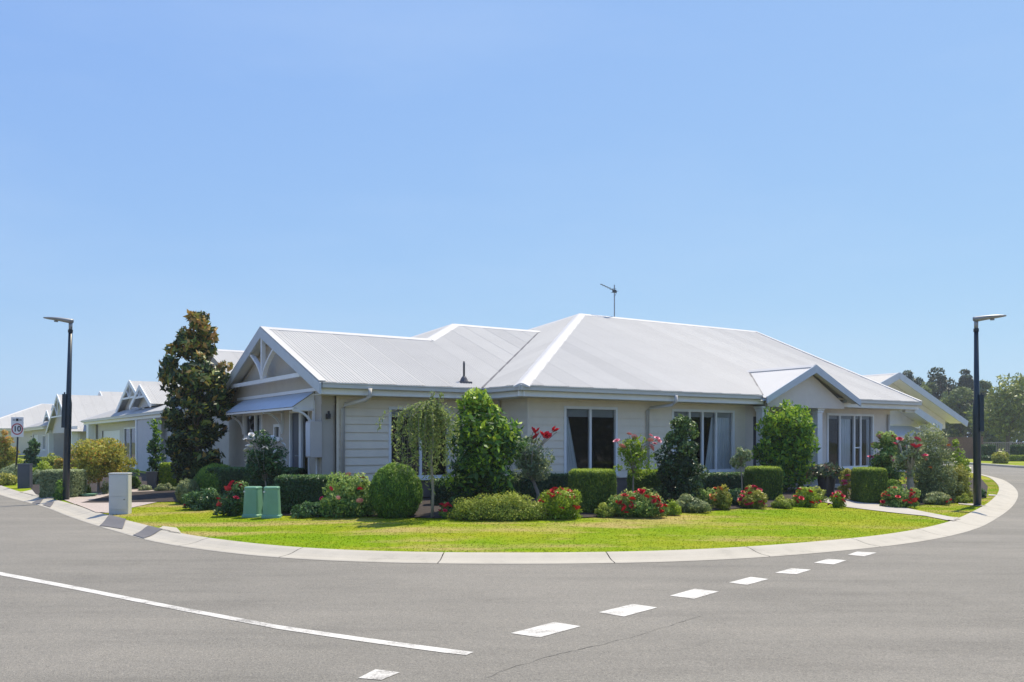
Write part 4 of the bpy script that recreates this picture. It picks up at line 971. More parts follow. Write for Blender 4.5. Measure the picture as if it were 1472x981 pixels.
bush('red_flower_bush', 'bush topped with bright red flowers right of the footpath and the last clipped cube hedge', 'flower bush', GR, 1296, 730, 50, 700, 'rose', .045, .5, 2.2, 34, .3, bloom='red', nb=29, bsc=.9)
ball('ball_shrub', 'small round green shrub just right of the last clipped cube hedge', 1285, 722, 26, 690, n=4000)
bush('camellia_bush', 'tall dark green conical camellia bush in front of the four pane window', 'bush', None, 983, 728, 72, 601, 'camellia', .065, .5, 3.2, 90, .30, shape='cone', core=.62, capn=14000, jit=1.0)
bush('broad_leaf_bush', 'tall dark bush with bright green new leaves between the weeping tree and the house corner', 'bush', None, 690, 738, 112, 563, 'gardenia', .115, .45, 2.9, 120, .25, core=.3, capn=14000, yb=728, stems=3, jit=.8, lobes=[(.1, -.15, .62), (.42, .42, .42), (-.38, .30, .36), (-.12, .80, .14), (.25, -.6, .42), (-.4, -.5, .4), (.62, .05, .25)])
bush('broad_leaf_bush', 'bright green bush with glossy leaves in front of the porch columns', 'bush', None, 1134, 708, 84, 583, 'citrus', .11, .5, 2.9, 90, .26, core=.55, capn=12000, stems=1, jit=1., yb=722, power=.45)
GS = 'roses and small trees trained on a single stem'
standard('standard_rose', 'standard rose with red blooms above pale grey green leaves left of the first front window', 'rose tree', GS, 773, 727, 56, 634, 694, 'silver', 'red', 0, .06, 1.35, .045,
         [(766,620),(774,619),(778,625),(771,629),(797,617),(800,620),(786,626),(789,628)], 0, 1.6, 762, 36)
standard('standard_rose', 'standard rose with pink blooms between the two left front windows', 'rose tree', GS, 909, 734, 50, 630, 684, 'lime', 'pink', 0, .05, 1.2, .02,
         [(905,625),(886,635),(936,627),(943,631),(935,634),(946,634),(912,629),(893,643),(935,644),(940,639)], 0, 1.0, 912, 24)
standard('standard_rose', 'standard rose covered in white blooms behind the green pit covers', 'rose tree', GS, 383, 728, 58, 628, 694, 'rosedark', 'white', 26, .055, 1.0, .022,
         [(352,632),(360,626),(383,628),(392,630),(403,632),(407,640),(352,664),(385,660),(392,660)], 0, 1.5, 380, 34)
standard('standard_shrub', 'small pale green ball headed shrub on a thin stem below the four pane window', 'small tree', GS, 1066, 726, 28, 645, 672, 'silver', 'white', 0, .05, 1, .016, None, 0, 1.5, 1065, 16)
bush('pink_rose_bush', 'loose rose bush with pink blooms in front of the right house corner', 'rose bush', None, 1279, 713, 50, 622, 'rose', .06, .6, 2.0, 40, .24, core=.35, bloom=['rosepink','pink'], nb=13, bsc=1.4, stems=3, yb=716)
standard('standard_rose', 'tall rose with dark pink blooms and a thick pale trunk right of the house corner', 'rose tree', GS, 1309, 724, 46, 627, 682, 'silver', ['rosepink','crimson'], 9, .06, 1.3, .10, None, 0, 1.3, 1306, 26)
bush('grevillea_bush', 'big loose grey green bush at the right end of the garden bed', 'bush', None, 1342, 722, 72, 618, 'grevillea', .06, .35, 2.9, 80, .27, core=.5, bloom='orange', nb=7, bsc=.8, capn=14000, jit=1.)
bush('lime_shrub', 'lime green leafy shrub behind the big grey green bush near the right lamp', 'shrub', None, 1379, 707, 34, 634, 'lime', .09, .5, 2.5, 40, .28, core=.5)
bush('yellow_shrub', 'yellow green fine leaved shrub beside the right lamp post', 'shrub', None, 1380, 721, 44, 670, 'yellow', .05, .45, 2.5, 50, .28, core=.5)
bush('low_shrub', 'low dark shrub with small purple red flowers at the right lawn edge', 'shrub', None, 1350, 726, 40, 708, 'grevillea', .04, .45, 2.4, 26, .3, bloom='crimson', nb=3, bsc=.7)
bush('low_shrub', 'low green shrub left of the right lamp post base', 'shrub', None, 1386, 724, 30, 710, 'mound', .04, .45, 2.4, 20, .3)
bush('low_shrub', 'small dark ball shrub right of the right lamp post', 'shrub', None, 1413, 716, 14, 703, 'rosedark', .045, .5, 2.7, 14, .34, core=.7)
bush('low_shrub', 'dark green low shrub between the two small yellowish red flowered bushes', 'shrub', None, 1060, 727, 44, 704, 'rosedark', .045, .5, 1.7, 30, .3)
bush('low_shrub', 'dark green low shrub behind the grey green one at the camellia foot', 'shrub', None, 1014, 728, 40, 702, 'rose', .045, .5, 1.7, 30, .3)
bush('low_shrub', 'light green low shrub left of the tall dark pot at the path', 'shrub', None, 1174, 722, 30, 700, 'mound', .045, .5, 1.7, 24, .3)
bush('low_shrub', 'dark green low shrub behind the long mound, below the broad leaved bush', 'shrub', None, 664, 738, 60, 712, 'rosedark', .05, .5, 1.7, 30, .3)
bush('low_shrub', 'low green shrub at the lawn edge between the pit covers and pink rose bush', 'shrub', None, 447, 744, 60, 722, 'rosedark', .05, .5, 1.7, 34, .3)
# weeping tree
def weeping():
    px, py = 621, 745; x, y, z, m = place(px, py); o = empty('weeping_tree', (x, y, z), 0, 'thin weeping tree with drooping pale green branches left of the tall broad leaved bush', 'tree')
    mb = MB(); top = H+(HZ-600)*m-z; mb.tube([(0,0,-.05),(.02,0,.5),(-.02,.02,1.1),(.0,0,top)], [.03,.027,.024,.016], 8); mb.build('trunk', M['palebark'], o, smooth=True)
    Ps = []; st = MB()
    for k in range(105):
        a = rng.uniform(0, 2*math.pi); r = rng.uniform(.28, .78)**1.9; tx = -.10 if k % 4 else -.26; hh = top+.16*rng.random()+.1*(1-r)
        ex = math.cos(a)*r+tx*r*2; ey = math.sin(a)*r*.8; drop = rng.uniform(.3, 1.45)*(1 if k % 4 else .45)
        pts = [(0,0,top-.12),(ex*.5,ey*.5,hh+.05),(ex,ey,hh-.12),(ex*1.06,ey*1.06,hh-.12-drop*.5),(ex*1.08,ey*1.08,hh-.12-drop)]
        if k % 2 == 0: st.tube(pts, [.008,.006,.004,.003,.002], 4)
        P = np.array(pts); n = 85; t = rng.uniform(.3, 4, n); i = t.astype(int).clip(0, 3); f = (t-i)[:, None]; Ps.append(P[i]*(1-f)+P[i+1]*f+rng.normal(size=(n, 3))*.025)
    for k in range(5):                                    # upright new shoots
        a = rng.uniform(0, 6.28); P0 = np.array([0, 0, top]); P1 = np.array([.12*math.cos(a)+.1, .1*math.sin(a), top+.42+.12*rng.random()]); t = rng.random((60, 1)); Ps.append(P0*(1-t)+P1*t+rng.normal(size=(60, 3))*.03); st.tube([P0, P1], .004, 4)
    st.build('branches', M['palebark'], o); P = np.vstack(Ps); q, t = leaves_arrays(P, unit(rng.normal(size=P.shape)), .058, .38, .6, -.9, .5, .2); quad_mesh('foliage', q, t, LF['weep'], o)
weeping()
# potted plant by the path
x, y, z, m = place(1192, 716)
po = empty('plant_pot', (x, y+.2, z), 0, 'tall dark tapered pot at the porch beside the footpath', 'plant pot')
mb = MB(); mb.tube([(0,0,0),(0,0,.02),(0,0,.56),(0,0,.58),(0,0,.58),(0,0,.50)], [.15,.17,.24,.25,.21,.20], 20); mb.build('pot', M['pot'], po)
mb = MB(); mb.tube([(0,0,.48),(0,0,.53)], [.2,.2], 16); mb.build('soil', M['mulch'], po)
pl_ = empty('potted_plant', (x, y+.2, z+.52), 0, 'dark leafy plant with reddish leaves growing out of the tall dark pot', 'plant')
P = []; Nn = []
n = 900; u_ = unit(rng.normal(size=(n, 3))); u_[:, 2] = np.abs(u_[:, 2])*.9-.12; r = rng.uniform(.15, .5, n)[:, None]; P = u_*r*np.array([1, 1, .75])+np.array([0, 0, .08]); P = P[(P[:, 2] > .02) | (np.linalg.norm(P[:, :2], axis=1) > .27)]
q, t = leaves_arrays(P, unit(P), .17, .30, .6, .1, .45, .28); quad_mesh('foliage', q, t, LF['strap'], pl_)
bush('flower_shrub', 'loose shrub with pink flowers right of the tall dark pot', 'shrub', None, 1217, 719, 22, 674, 'yellow', .05, .5, 1.7, 24, .28, core=.3, bloom='rosepink', nb=5, bsc=1.2)

# magnolia tree
def tree(name, label, x, y, z, h, w_, mat, n, size, cat='tree', group=None, asp=.5, shape='ell', zb=.15, K=70, cr=.24, trunk=.09, tm='bark', limbs=9, power=.5, jit=.9, dep=1., lx=0, core=0):
    o = empty(name, (x, y, z), 0, label, cat, group); rx = w_/2; z0 = h*zb; rz = (h-z0)/2; cz = (h+z0)/2
    P, N_, t0 = clumpy(n, rx*.88, rx*.88*dep, rz*.93, cz, K, cr, power, shape)
    P[:, 0] *= rx/np.quantile(np.abs(P[:, 0]), .985); P[:, 1] *= rx*dep/np.quantile(np.abs(P[:, 1]), .985); P[:, 2] = cz+(P[:, 2]-cz)*(h-cz)/(np.quantile(P[:, 2], .996)-cz)
    P[:, 0] += lx*P[:, 2]/h
    if shape == 'magnolia': t0 = t0+.055+.11*np.clip((P[:, 2]-cz)/rz, -1, 1)+.06*np.clip(P[:, 0]/rx, -1, 1)  # sunlit top and right side painted into the leaf tint
    q, t = leaves_arrays(P, N_, size, asp, jit, .4, t0, .24 if shape == 'magnolia' else .17); quad_mesh('crown', q, t, LF[mat], o, superell(rx*core, rx*core, rz*core, (lx*.5, 0, cz), .9, 16, 8, .15) if core else None)
    mb = MB(); mb.tube([(0,0,-.1),(0,0,h*.04),(lx*.2,0,z0),(lx*.5,0,cz),(lx*.9,0,h*.93)], [trunk*1.5,trunk,trunk*.85,trunk*.55,trunk*.1], 10)
    tk = mb.build('trunk', M[tm], o, smooth=True); lb = MB()
    for k in range(limbs):
        a = 2.4*k; t = .2+.6*k/limbs; zs = z0+(h-z0)*t*.7; e = (math.cos(a)*rx*.7*(1-.4*t)+lx*.6, math.sin(a)*rx*.7*(1-.4*t)*dep, zs+rz*.35)
        lb.tube([(lx*zs/h,0,zs),(e[0]*.5,e[1]*.5,zs+rz*.12),e], [trunk*.45,trunk*.3,trunk*.08], 6)
    lb.build('limbs', M[tm], tk, smooth=True)
    return o
x, y, z, m = place(288, 708)
ht = H+(HZ-452)*m-z
mag = tree('magnolia_tree', 'tall dark magnolia tree with bronze and yellow leaf tips left of the gable', x-4*m, y, z, ht-.02, 90*m, 'magnolia', 15000, .18, asp=.42, shape='magnolia', zb=.13, K=170, cr=.20, trunk=.06, limbs=12, jit=.8, lx=.0, core=0)
# white-ish box-trunk shrub and climbers near the neighbour
x, y, z, m = place(228, 699); tree('slender_tree', 'slender leafy young tree against the neighbouring grey wall left of the magnolia', x-4*m, y, z, (699-604)*m, 22*m, 'gardenia', 1300, .10, zb=.1, K=60, cr=.35, trunk=.03, limbs=5, group=None)

# ------------------------------------------------------------------ left street garden
x, y, z, m = place(142, 709)
tree('photinia_tree', 'bushy small tree with golden orange leaves right of the left lamp post', x, y, z, (709-632)*m, 78*m, 'photinia', 10000, .08, zb=.22, K=70, cr=.30, trunk=.05, limbs=8, core=.4, tm='palebark')
hedge('variegated_hedge', 'clipped grey green variegated hedge behind the left lamp post', 'hedge', None, 82, 716, 50, 675, .9, 'silver', .05, 2.4, .0)
bush('low_shrub', 'small dark green ball bush at the foot of the left lamp post', 'shrub', None, 86, 719, 22, 691, 'ball', .05, .5, 3.1, 20, .34, core=.7)
for lab, p in {'tuft of green strap leaves under the golden orange tree, nearer the lamp': (122, 711, 22, 694, 'lime'),
               'tuft of pale strap leaves under the golden orange tree, nearer the pale pillar': (151, 711, 20, 690, 'grevillea')}.items():
    bush('strappy_plant', lab, 'plant', None, p[0], p[1], p[2], p[3], p[4], .16, .15, 2.2, 16, .5, core=0, up=2.5, jit=.5)
bush('low_shrub', 'round dark green shrub right behind the pale pillar', 'shrub', None, 195, 703, 16, 675, 'ball', .06, .5, 3.1, 16, .34, core=.7)
bush('low_shrub', 'low silvery ground shrub between the planter and the driveway by the magnolia', 'shrub', None, 237, 706, 34, 695, 'grevillea', .06, .4, 2.5, 20, .32)
bush('low_shrub', 'low silvery ground shrub right of the pale pillar in front of the grey pier', 'shrub', None, 208, 706, 20, 697, 'silver', .06, .4, 2.5, 16, .32)
bush('low_shrub', 'bright yellow green low hedge at the far left by the kerb', 'shrub', None, 6, 698, 34, 681, 'yellow', .07, .5, 3.1, 30, .34, core=.7)
bush('low_shrub', 'silvery low shrub row behind the speed sign post', 'shrub', None, 14, 690, 44, 668, 'silver', .07, .4, 3.1, 30, .34, core=.7)
bush('low_shrub', 'pale silvery shrub between the charcoal pillar and the variegated hedge', 'shrub', None, 53, 697, 22, 676, 'silver', .07, .4, 3.1, 24, .34, core=.7)
bush('clipped_hedge', 'mid green hedge left of the speed sign in front of the far house', 'hedge', None, 10, 683, 36, 654, 'mound', .08, .5, 3.4, 30, .36, core=.8)
bush('dark_shrub', 'dark purple green upright shrub between the speed sign and the far house', 'shrub', None, 44, 686, 26, 632, 'rosedark', .10, .5, 3.1, 30, .3, core=.6)
bush('bronze_tree', 'small bronze leaved tree at the left edge of the picture', 'tree', None, 5, 684, 34, 622, 'photinia', .10, .5, 3.1, 40, .3, core=.6)
bush('lime_shrub', 'lime green shrubs right of the charcoal pillar', 'shrub', None, 59, 690, 32, 664, 'lime', .08, .5, 3.1, 30, .34, core=.7)
bush('clipped_hedge', 'green hedge in front of the second house, left of the lamp post', 'hedge', None, 70, 683, 34, 654, 'mound', .09, .5, 3.4, 30, .36, core=.8)
bush('orange_shrub', 'orange and yellow shrub directly left of the lamp post in front of the second house', 'shrub', None, 84, 692, 18, 659, 'photinia', .07, .5, 3.1, 20, .34, core=.7)
bush('orange_shrub', 'orange and yellow shrub directly right of the lamp post', 'shrub', None, 103, 694, 16, 660, 'photinia', .07, .5, 3.1, 20, .34, core=.7)
# planter
x, y, z, m = place(220, 704)
mb = MB(); mb.tube([(0,0,0),(0,0,.03),(0,0,.52),(0,0,.55),(0,0,.55),(0,0,.46)], [.16,.18,.24,.25,.21,.2], 4); pz = mb.build('planter', M['charcoal']); pz.location = (x, y, z); pz.rotation_euler.z = .9; bevel(pz, .01)
tag(pz, 'square dark planter beside the grey pier left of the magnolia', 'plant pot')
x, y, z, m = place(127, 714)
mb = MB(); mb.tube([(0,0,0),(0,0,.02),(0,0,.07),(0,0,.08),(0,0,.03)], [.14,.16,.24,.25,.15], 20); dz_ = mb.build('garden_dish', M['pit'], smooth=True); dz_.location = (x, y, z); tag(dz_, 'shallow pale green dish on the ground under the golden orange tree', 'dish')

# ------------------------------------------------------------------ street furniture
def pillar(px, py, wpx, ytop, mat, label):
    x, y, z, m = place(px, py); w_ = wpx*m*.92; h = H+(HZ-ytop)*m-z
    o = empty('service_pillar', (x, y, z), .12, label, 'service pillar', 'square service pillars standing on the verge')
    mb = MB(); mb.box(-w_/2,w_/2,-.13,.13,-.05,h-.03); bevel(mb.build('body', mat, o), .015, 3)
    mb = MB(); mb.box(-w_/2-.008,w_/2+.008,-.138,.138,h-.03,h); bevel(mb.build('lid', mat, o), .008)
    mb = MB(); mb.box(-w_/2+.03,w_/2-.03,-.139,-.132,.10,h*.42); d = bevel(mb.build('door', mat, o), .003)
    mb = MB(); mb.tube([(w_*.3,-.139,h*.36),(w_*.3,-.147,h*.36)], .012, 10); mb.build('lock', M['darkmetal'], d)
    mb = MB(); mb.box(-w_/2+.03,w_/2-.03,-.137,-.132,h*.44,h-.06); bevel(mb.build('panel', mat, o), .003)
pillar(173, 739, 29, 680, M['pillar'], 'pale grey square service pillar on the lawn beside the driveway')
pillar(36, 702, 18, 667, M['charcoal'], 'dark charcoal square service pillar on the verge near the speed sign')
def pit(px, py, label, rot):
    x, y, z, m = place(px, py); h = H+(HZ-700)*m-z
    o = empty('service_pit_cover', (x, y+.12, z), rot, label, 'service cover', 'pair of green service covers on the lawn')
    mb = MB(); sec = [(-.14,-.10),(-.07,-.16),(.13,-.16),(.15,-.12),(.15,.12),(.12,.15),(-.12,.15),(-.14,.12)]
    lv = [(0, 1.32), (.05, 1.30), (.06, 1.16), (h*.5, 1.08), (h-.06, 1.0), (h-.03, 1.03), (h-.012, 1.0), (h, .86)]
    for zz_, k in lv: mb.v += [(a*k, b*k, zz_) for a, b in sec]
    ns = len(sec); mb.f = [(i*ns+j, i*ns+(j+1) % ns, (i+1)*ns+(j+1) % ns, (i+1)*ns+j) for i in range(len(lv)-1) for j in range(ns)]+[tuple((len(lv)-1)*ns+j for j in range(ns))]
    bevel(mb.build('body', M['pit'], o), .008, 2)
    mb = MB(); p0 = Vector((-.115, -.135)); mb.bar((-.135,-.115,h*.84),(-.112,-.136,h*.84), .03, .03); mb.build('label_plate', M['signwhite'], o)
pit(361, 744, 'left one of the two green service covers on the lawn edge, partly behind the other', -.1)
pit(388, 745, 'right one of the two green service covers on the lawn edge, in front', .15)
def lamp(px, py, ytop, direction, label, tilt, ysleeve):
    x, y, z, m = place(px, py); zt = H+(HZ-ytop)*m-z; zs = H+(HZ-ysleeve)*m-z
    o = empty('street_lamp', (x, y, z), 0, label, 'street lamp', 'street lamps on the kerb'); o.rotation_euler.y = tilt
    mb = MB(); mb.tube([(0,0,-.1),(0,0,zs-.25),(0,0,zs-.1),(0,0,zt-.36)], [.088,.088,.066,.05], 12); pole = mb.build('pole', M['pole'], o, smooth=True)
    mb = MB(); s_ = -1 if direction[0] < 0 else 1
    mb.box(-.05,.05,-.13,-.07,zs-.9,zs); mb.tube([(.0,-.1,zs),(0,-.1,zs+.05)], .02, 8); mb.v = [(a*(1)+.06*s_, b, c) for a, b, c in mb.v]; mb.build('control_box', M['pole'], pole)
    mb = MB(); mb.tube([(0,0,zt-.38),(0,0,zt-.30)], .062, 12); mb.build('collar', M['black'], pole)
    mb = MB(); mb.tube([(0,0,zt-.31),(0,0,zt-.08)], [.045,.05], 12); mb.build('neck', M['lampgrey'], pole, smooth=True)
    d = Vector(direction).normalized(); sdv = Vector((-d.y, d.x)); mb = MB(); L_ = .72; n = 12
    for i in range(n+1):
        t = i/n; c = d*(t*L_-.07); top = zt-.02+.03*math.sin(t*2.4)-.02*t; th = .10*(1-t)**.7*(.6+.4*min(1, t*8))+.022; wd = .07+.09*math.sin(math.pi*min(1, t*.75+.12))
        if t > .9: wd *= .8
        for a, b in ((-1, -.5), (-.6, 0), (.6, 0), (1, -.5), (.6, -1), (-.6, -1)): mb.v.append((c.x+sdv.x*a*wd, c.y+sdv.y*a*wd, top+b*th))
    mb.f = [(i*6+k, i*6+(k+1) % 6, (i+1)*6+(k+1) % 6, (i+1)*6+k) for i in range(n) for k in range(6)]+[tuple(range(6)), tuple(n*6+k for k in range(6))]
    hd = mb.build('lamp_head', M['lampgrey'], o, smooth=True)
    mb = MB(); c0 = d*.35; mb.tube([(c0.x,c0.y,zt-.12),(c0.x,c0.y,zt-.09)], .05, 12); mb.build('sensor', M['lampgrey'], hd)
lamp(94.5, 719, 458, (-.9, -.42), 'dark green street lamp on the left verge with its grey head pointing left', R(1.6), 567)
lamp(1405, 727, 455, (.85, -.5), 'dark green street lamp on the right verge with its grey head pointing right', R(-.4), 568)
# speed sign
x, y, z, m = place(21, 690)
o = empty('speed_sign', (x, y, z), 0, 'white 10 speed limit sign on a thin dark post beside the charcoal pillar', 'sign')
ztop = H+(HZ-600)*m-z; zbt = H+(HZ-628.5)*m-z; wx = 18*m
mb = MB(); mb.tube([(0,0,-.1),(.10,0,zbt*.6),(.15,.0,ztop-.1)], .035, 8); mb.build('post', M['black'], o, smooth=True)
cxs = .14
mb = MB(); mb.box(cxs-wx/2,cxs+wx/2,-.06,-.045,zbt,ztop); pl_ = bevel(mb.build('sign_plate', M['signwhite'], o), .02)
def ring(r0, r1, cx, cz, yy, n=40):
    mb = MB()
    for k in range(n):
        a = 2*math.pi*k/n; mb.v += [(cx+r0*math.cos(a), yy, cz+r0*math.sin(a)), (cx+r1*math.cos(a), yy, cz+r1*math.sin(a))]
    mb.f = [(2*k, 2*k+1, (2*k+3) % (2*n), (2*k+2) % (2*n)) for k in range(n)]; return mb
zc = zbt+.40*(ztop-zbt)-.0
ring(wx*.37, wx*.46, cxs, zc, -.064).build('red_ring', M['signred'], pl_, fix=False)
mb = MB(); mb.box(cxs-wx*.10,cxs+wx*.10,-.066,-.061,ztop-.16,ztop-.06); mb.box(cxs-wx*.36,cxs-wx*.16,-.066,-.061,ztop-.13,ztop-.10); mb.box(cxs+wx*.16,cxs+wx*.36,-.066,-.061,ztop-.13,ztop-.10); mb.build('emblem', M['black'], pl_)
cu = bpy.data.curves.new('digits', 'FONT'); cu.body = '10'; cu.size = wx*.62; cu.align_x = 'CENTER'; cu.align_y = 'CENTER'; cu.extrude = .002; cu.offset = .008
cu.materials.append(M['black']); _t = bpy.data.objects.new('digits', cu); COL.objects.link(_t); bpy.context.view_layer.update(); _me = bpy.data.meshes.new_from_object(_t.evaluated_get(bpy.context.evaluated_depsgraph_get())); bpy.data.objects.remove(_t)
to = bpy.data.objects.new('digits', _me); COL.objects.link(to); to.location = (cxs, -.066, zc); to.rotation_euler = (R(90), 0, 0); to.parent = pl_

# ------------------------------------------------------------------ neighbouring houses
def nb(label, a, b): return empty('house', (*XY(a, b), 0), HROT, label, 'house'), (a, b)
def fin(o, off):
    for c in o.children_recursive:
        if c.type == 'MESH' and not c.get('sh'): c.data.transform(Matrix.Translation((-off[0], -off[1], 0))); c['sh'] = 1
    for c in o.children_recursive:
        if 'sh' in c: del c['sh']
def gable_front(par, u, vc, half, z0, p, back, style='truss'):
    """roof gablet whose face looks along -u, ridge running to u=back"""
    za = z0+p*half; g = MB()
    corr(g, [(u,vc-half),(back,vc-half),(back,vc),(u,vc)], 0, lambda a, b: za-p*(vc-b)); corr(g, [(u,vc),(back,vc),(back,vc+half),(u,vc+half)], 0, lambda a, b: za-p*(b-vc))
    r = g.build('gable_roof', M['roof'], par, fix=False)
    b = MB()
    for s_ in (-1, 1): b.bar((u-.02,vc+s_*half,z0-.06),(u-.02,vc,za-.06), .22, .06, (1,0,0))
    b.build('barge_board', M['white'], r)
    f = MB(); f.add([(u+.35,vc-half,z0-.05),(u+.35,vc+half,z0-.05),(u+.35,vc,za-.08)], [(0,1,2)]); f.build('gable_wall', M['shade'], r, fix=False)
    t = MB(); zc_ = z0+p*half*.42; hw = half*.58
    t.bar((u,vc-hw,zc_),(u,vc+hw,zc_), .06, .10, (0,0,1)); t.bar((u,vc,zc_),(u,vc,za-.2), .07, .09, (1,0,0))
    for s_ in (-1, 1): t.bar((u,vc+s_*.12,zc_),(u,vc+s_*hw*.45,zc_+p*half*.34), .05, .08, (1,0,0))
    t.build('gable_truss', M['white'], r)
    return r
def hip_house(label, u0, u1, v0, v1, gables, z_e=2.99, wallm='shade', wins=(), posts=(), doors=()):
    o, off = nb(label, u0+.6, v0)
    hh = min((u1-u0)/2, (v1-v0)/2); zr = z_e+P_*hh; um = (u0+u1)/2; g = MB()
    if (v1-v0) >= (u1-u0):
        a, b = (um, v0+hh), (um, v1-hh)
        corr(g, [(u0,v0),a,b,(u0,v1)], 1, lambda x, y: z_e+P_*(x-u0), lap=1.5); corr(g, [(u1,v0),a,b,(u1,v1)], 1, lambda x, y: z_e+P_*(u1-x), lap=1.5)
        corr(g, [(u0,v0),(u1,v0),a], 0, lambda x, y: z_e+P_*(y-v0)); corr(g, [(u0,v1),(u1,v1),b], 0, lambda x, y: z_e+P_*(v1-y))
    else:
        vm = (v0+v1)/2; a, b = (u0+hh, vm), (u1-hh, vm)
        corr(g, [(u0,v0),(u1,v0),b,a], 0, lambda x, y: z_e+P_*(y-v0)); corr(g, [(u0,v1),(u1,v1),b,a], 0, lambda x, y: z_e+P_*(v1-y))
        corr(g, [(u0,v0),a,(u0,v1)], 1, lambda x, y: z_e+P_*(x-u0)); corr(g, [(u1,v0),b,(u1,v1)], 1, lambda x, y: z_e+P_*(u1-x))
    r = g.build('roof', M['roof'], o, fix=False)
    c = MB(); capstrip(c, (*a, zr), (*b, zr))
    for p, q in (((u0,v0),a),((u0,v1),b if (v1-v0) >= (u1-u0) else a)): capstrip(c, (*p, z_e), (*q, zr))
    c.build('ridge_cap', M['cap'], r)
    for aa, bb_, n in (((u0,v0),(u0,v1),(-1,0)), ((u0,v0),(u1,v0),(0,-1))):
        g_, f_ = eave(o, aa, bb_, n); g_.build('gutter', M['gut'], o); f_.build('fascia', M['cream'], o)
    s_ = MB(); s_.box(u0+.1,u1-.1,v0+.1,v1-.1,z_e-.28,z_e-.27); s_.build('soffit', M['soffit'], o)
    wq = MB(); uw = u0+.65; vw = v0+.6
    siding(wq, (uw,0), (0,1), (-1,0), vw, v1-.6, .05, z_e-.27, [(w_[0], w_[1], w_[2], w_[3]) for w_ in wins]+[(d[0], d[1], .1, 2.3) for d in doors], smooth=True)
    siding(wq, (0,vw), (1,0), (0,-1), uw, u1-.6, .05, z_e-.27, smooth=True); siding(wq, (0,v1-.6), (1,0), (0,1), uw, u1-.6, .05, z_e-.27, smooth=True); siding(wq, (u1-.6,0), (0,1), (1,0), vw, v1-.6, .05, z_e-.27, smooth=True)
    wq.build('wall', M[wallm], o, fix=False)
    for w_ in wins: window(o, (uw,0), (0,1), (-1,0), w_[0], w_[1], w_[2], w_[3], mull=w_[4], depth=1.)
    for d in doors:
        m_ = MB(); m_.box(uw+.05,uw+.1,d[0],d[1],.1,2.3)
        for k in range(1, 4): m_.box(uw+.035,uw+.055,d[0]+.04,d[1]-.04,.1+.55*(k-1)+.03,.1+.55*k)
        m_.build(d[2], M[d[3]], o)
    for (pu, pv, wd, dp, mt) in posts:
        m_ = MB(); m_.box(pu-dp/2,pu+dp/2,pv-wd/2,pv+wd/2,0,z_e-.27); m_.build('pier' if wd > .6 else 'post', M[mt], o)
    for (gu, gv, gh, gz0, bk) in gables: gable_front(o, gu, gv, gh, gz0, P_, bk)
    fin(o, off); return o
hip_house('grey house with two small truss gables behind the golden orange tree', -3.7, 4.9, 20.2, 44.8,
          [(-3.35, 28.6, 2.45, 3.42, 0.2), (-2.9, 33.6, 3.9, 3.36, 6.5)],
          wins=[(29.8, 34.2, .3, 2.4, (31.2, 32.7))], doors=[(35.6, 41.2, 'garage_door', 'white')],
          posts=[(-3.3, 26.4, 3.6, .5, 'shade'), (-3.45, 28.35, .25, .3, 'white'), (-3.45, 24.4, .25, .3, 'white'), (-3.4, 43.2, .8, .4, 'white')])
hip_house('second house down the left street, one broad white gable behind the lamp post', -2.6, 9, 47.5, 64, [(-3.7, 56.6, 7.0, 2.35, 9.5), (0, 61.5, 4.6, 3.9, 9)],
          wins=[(52, 54, .9, 2.2, (53,))], doors=[(58, 62, 'garage_door', 'white')], posts=[(-3.4, 50.2, .35, .35, 'white'), (-3.4, 63.2, .35, .35, 'white')])
hip_house('third house down the left street, two little gables on its roof', -3.7, 7, 66, 82, [(-3.3, 66.8, 2.2, 3.4, 2), (-2.4, 70.5, 2.6, 3.9, 4)],
          wins=[(70, 72, .9, 2.2, (71,))], doors=[(76, 80, 'garage_door', 'white')])
hip_house('white roofed house farthest down the left street, at the left picture edge', -8, 10, 86, 100, [], wins=[(90, 92, .9, 2.2, (91,))])
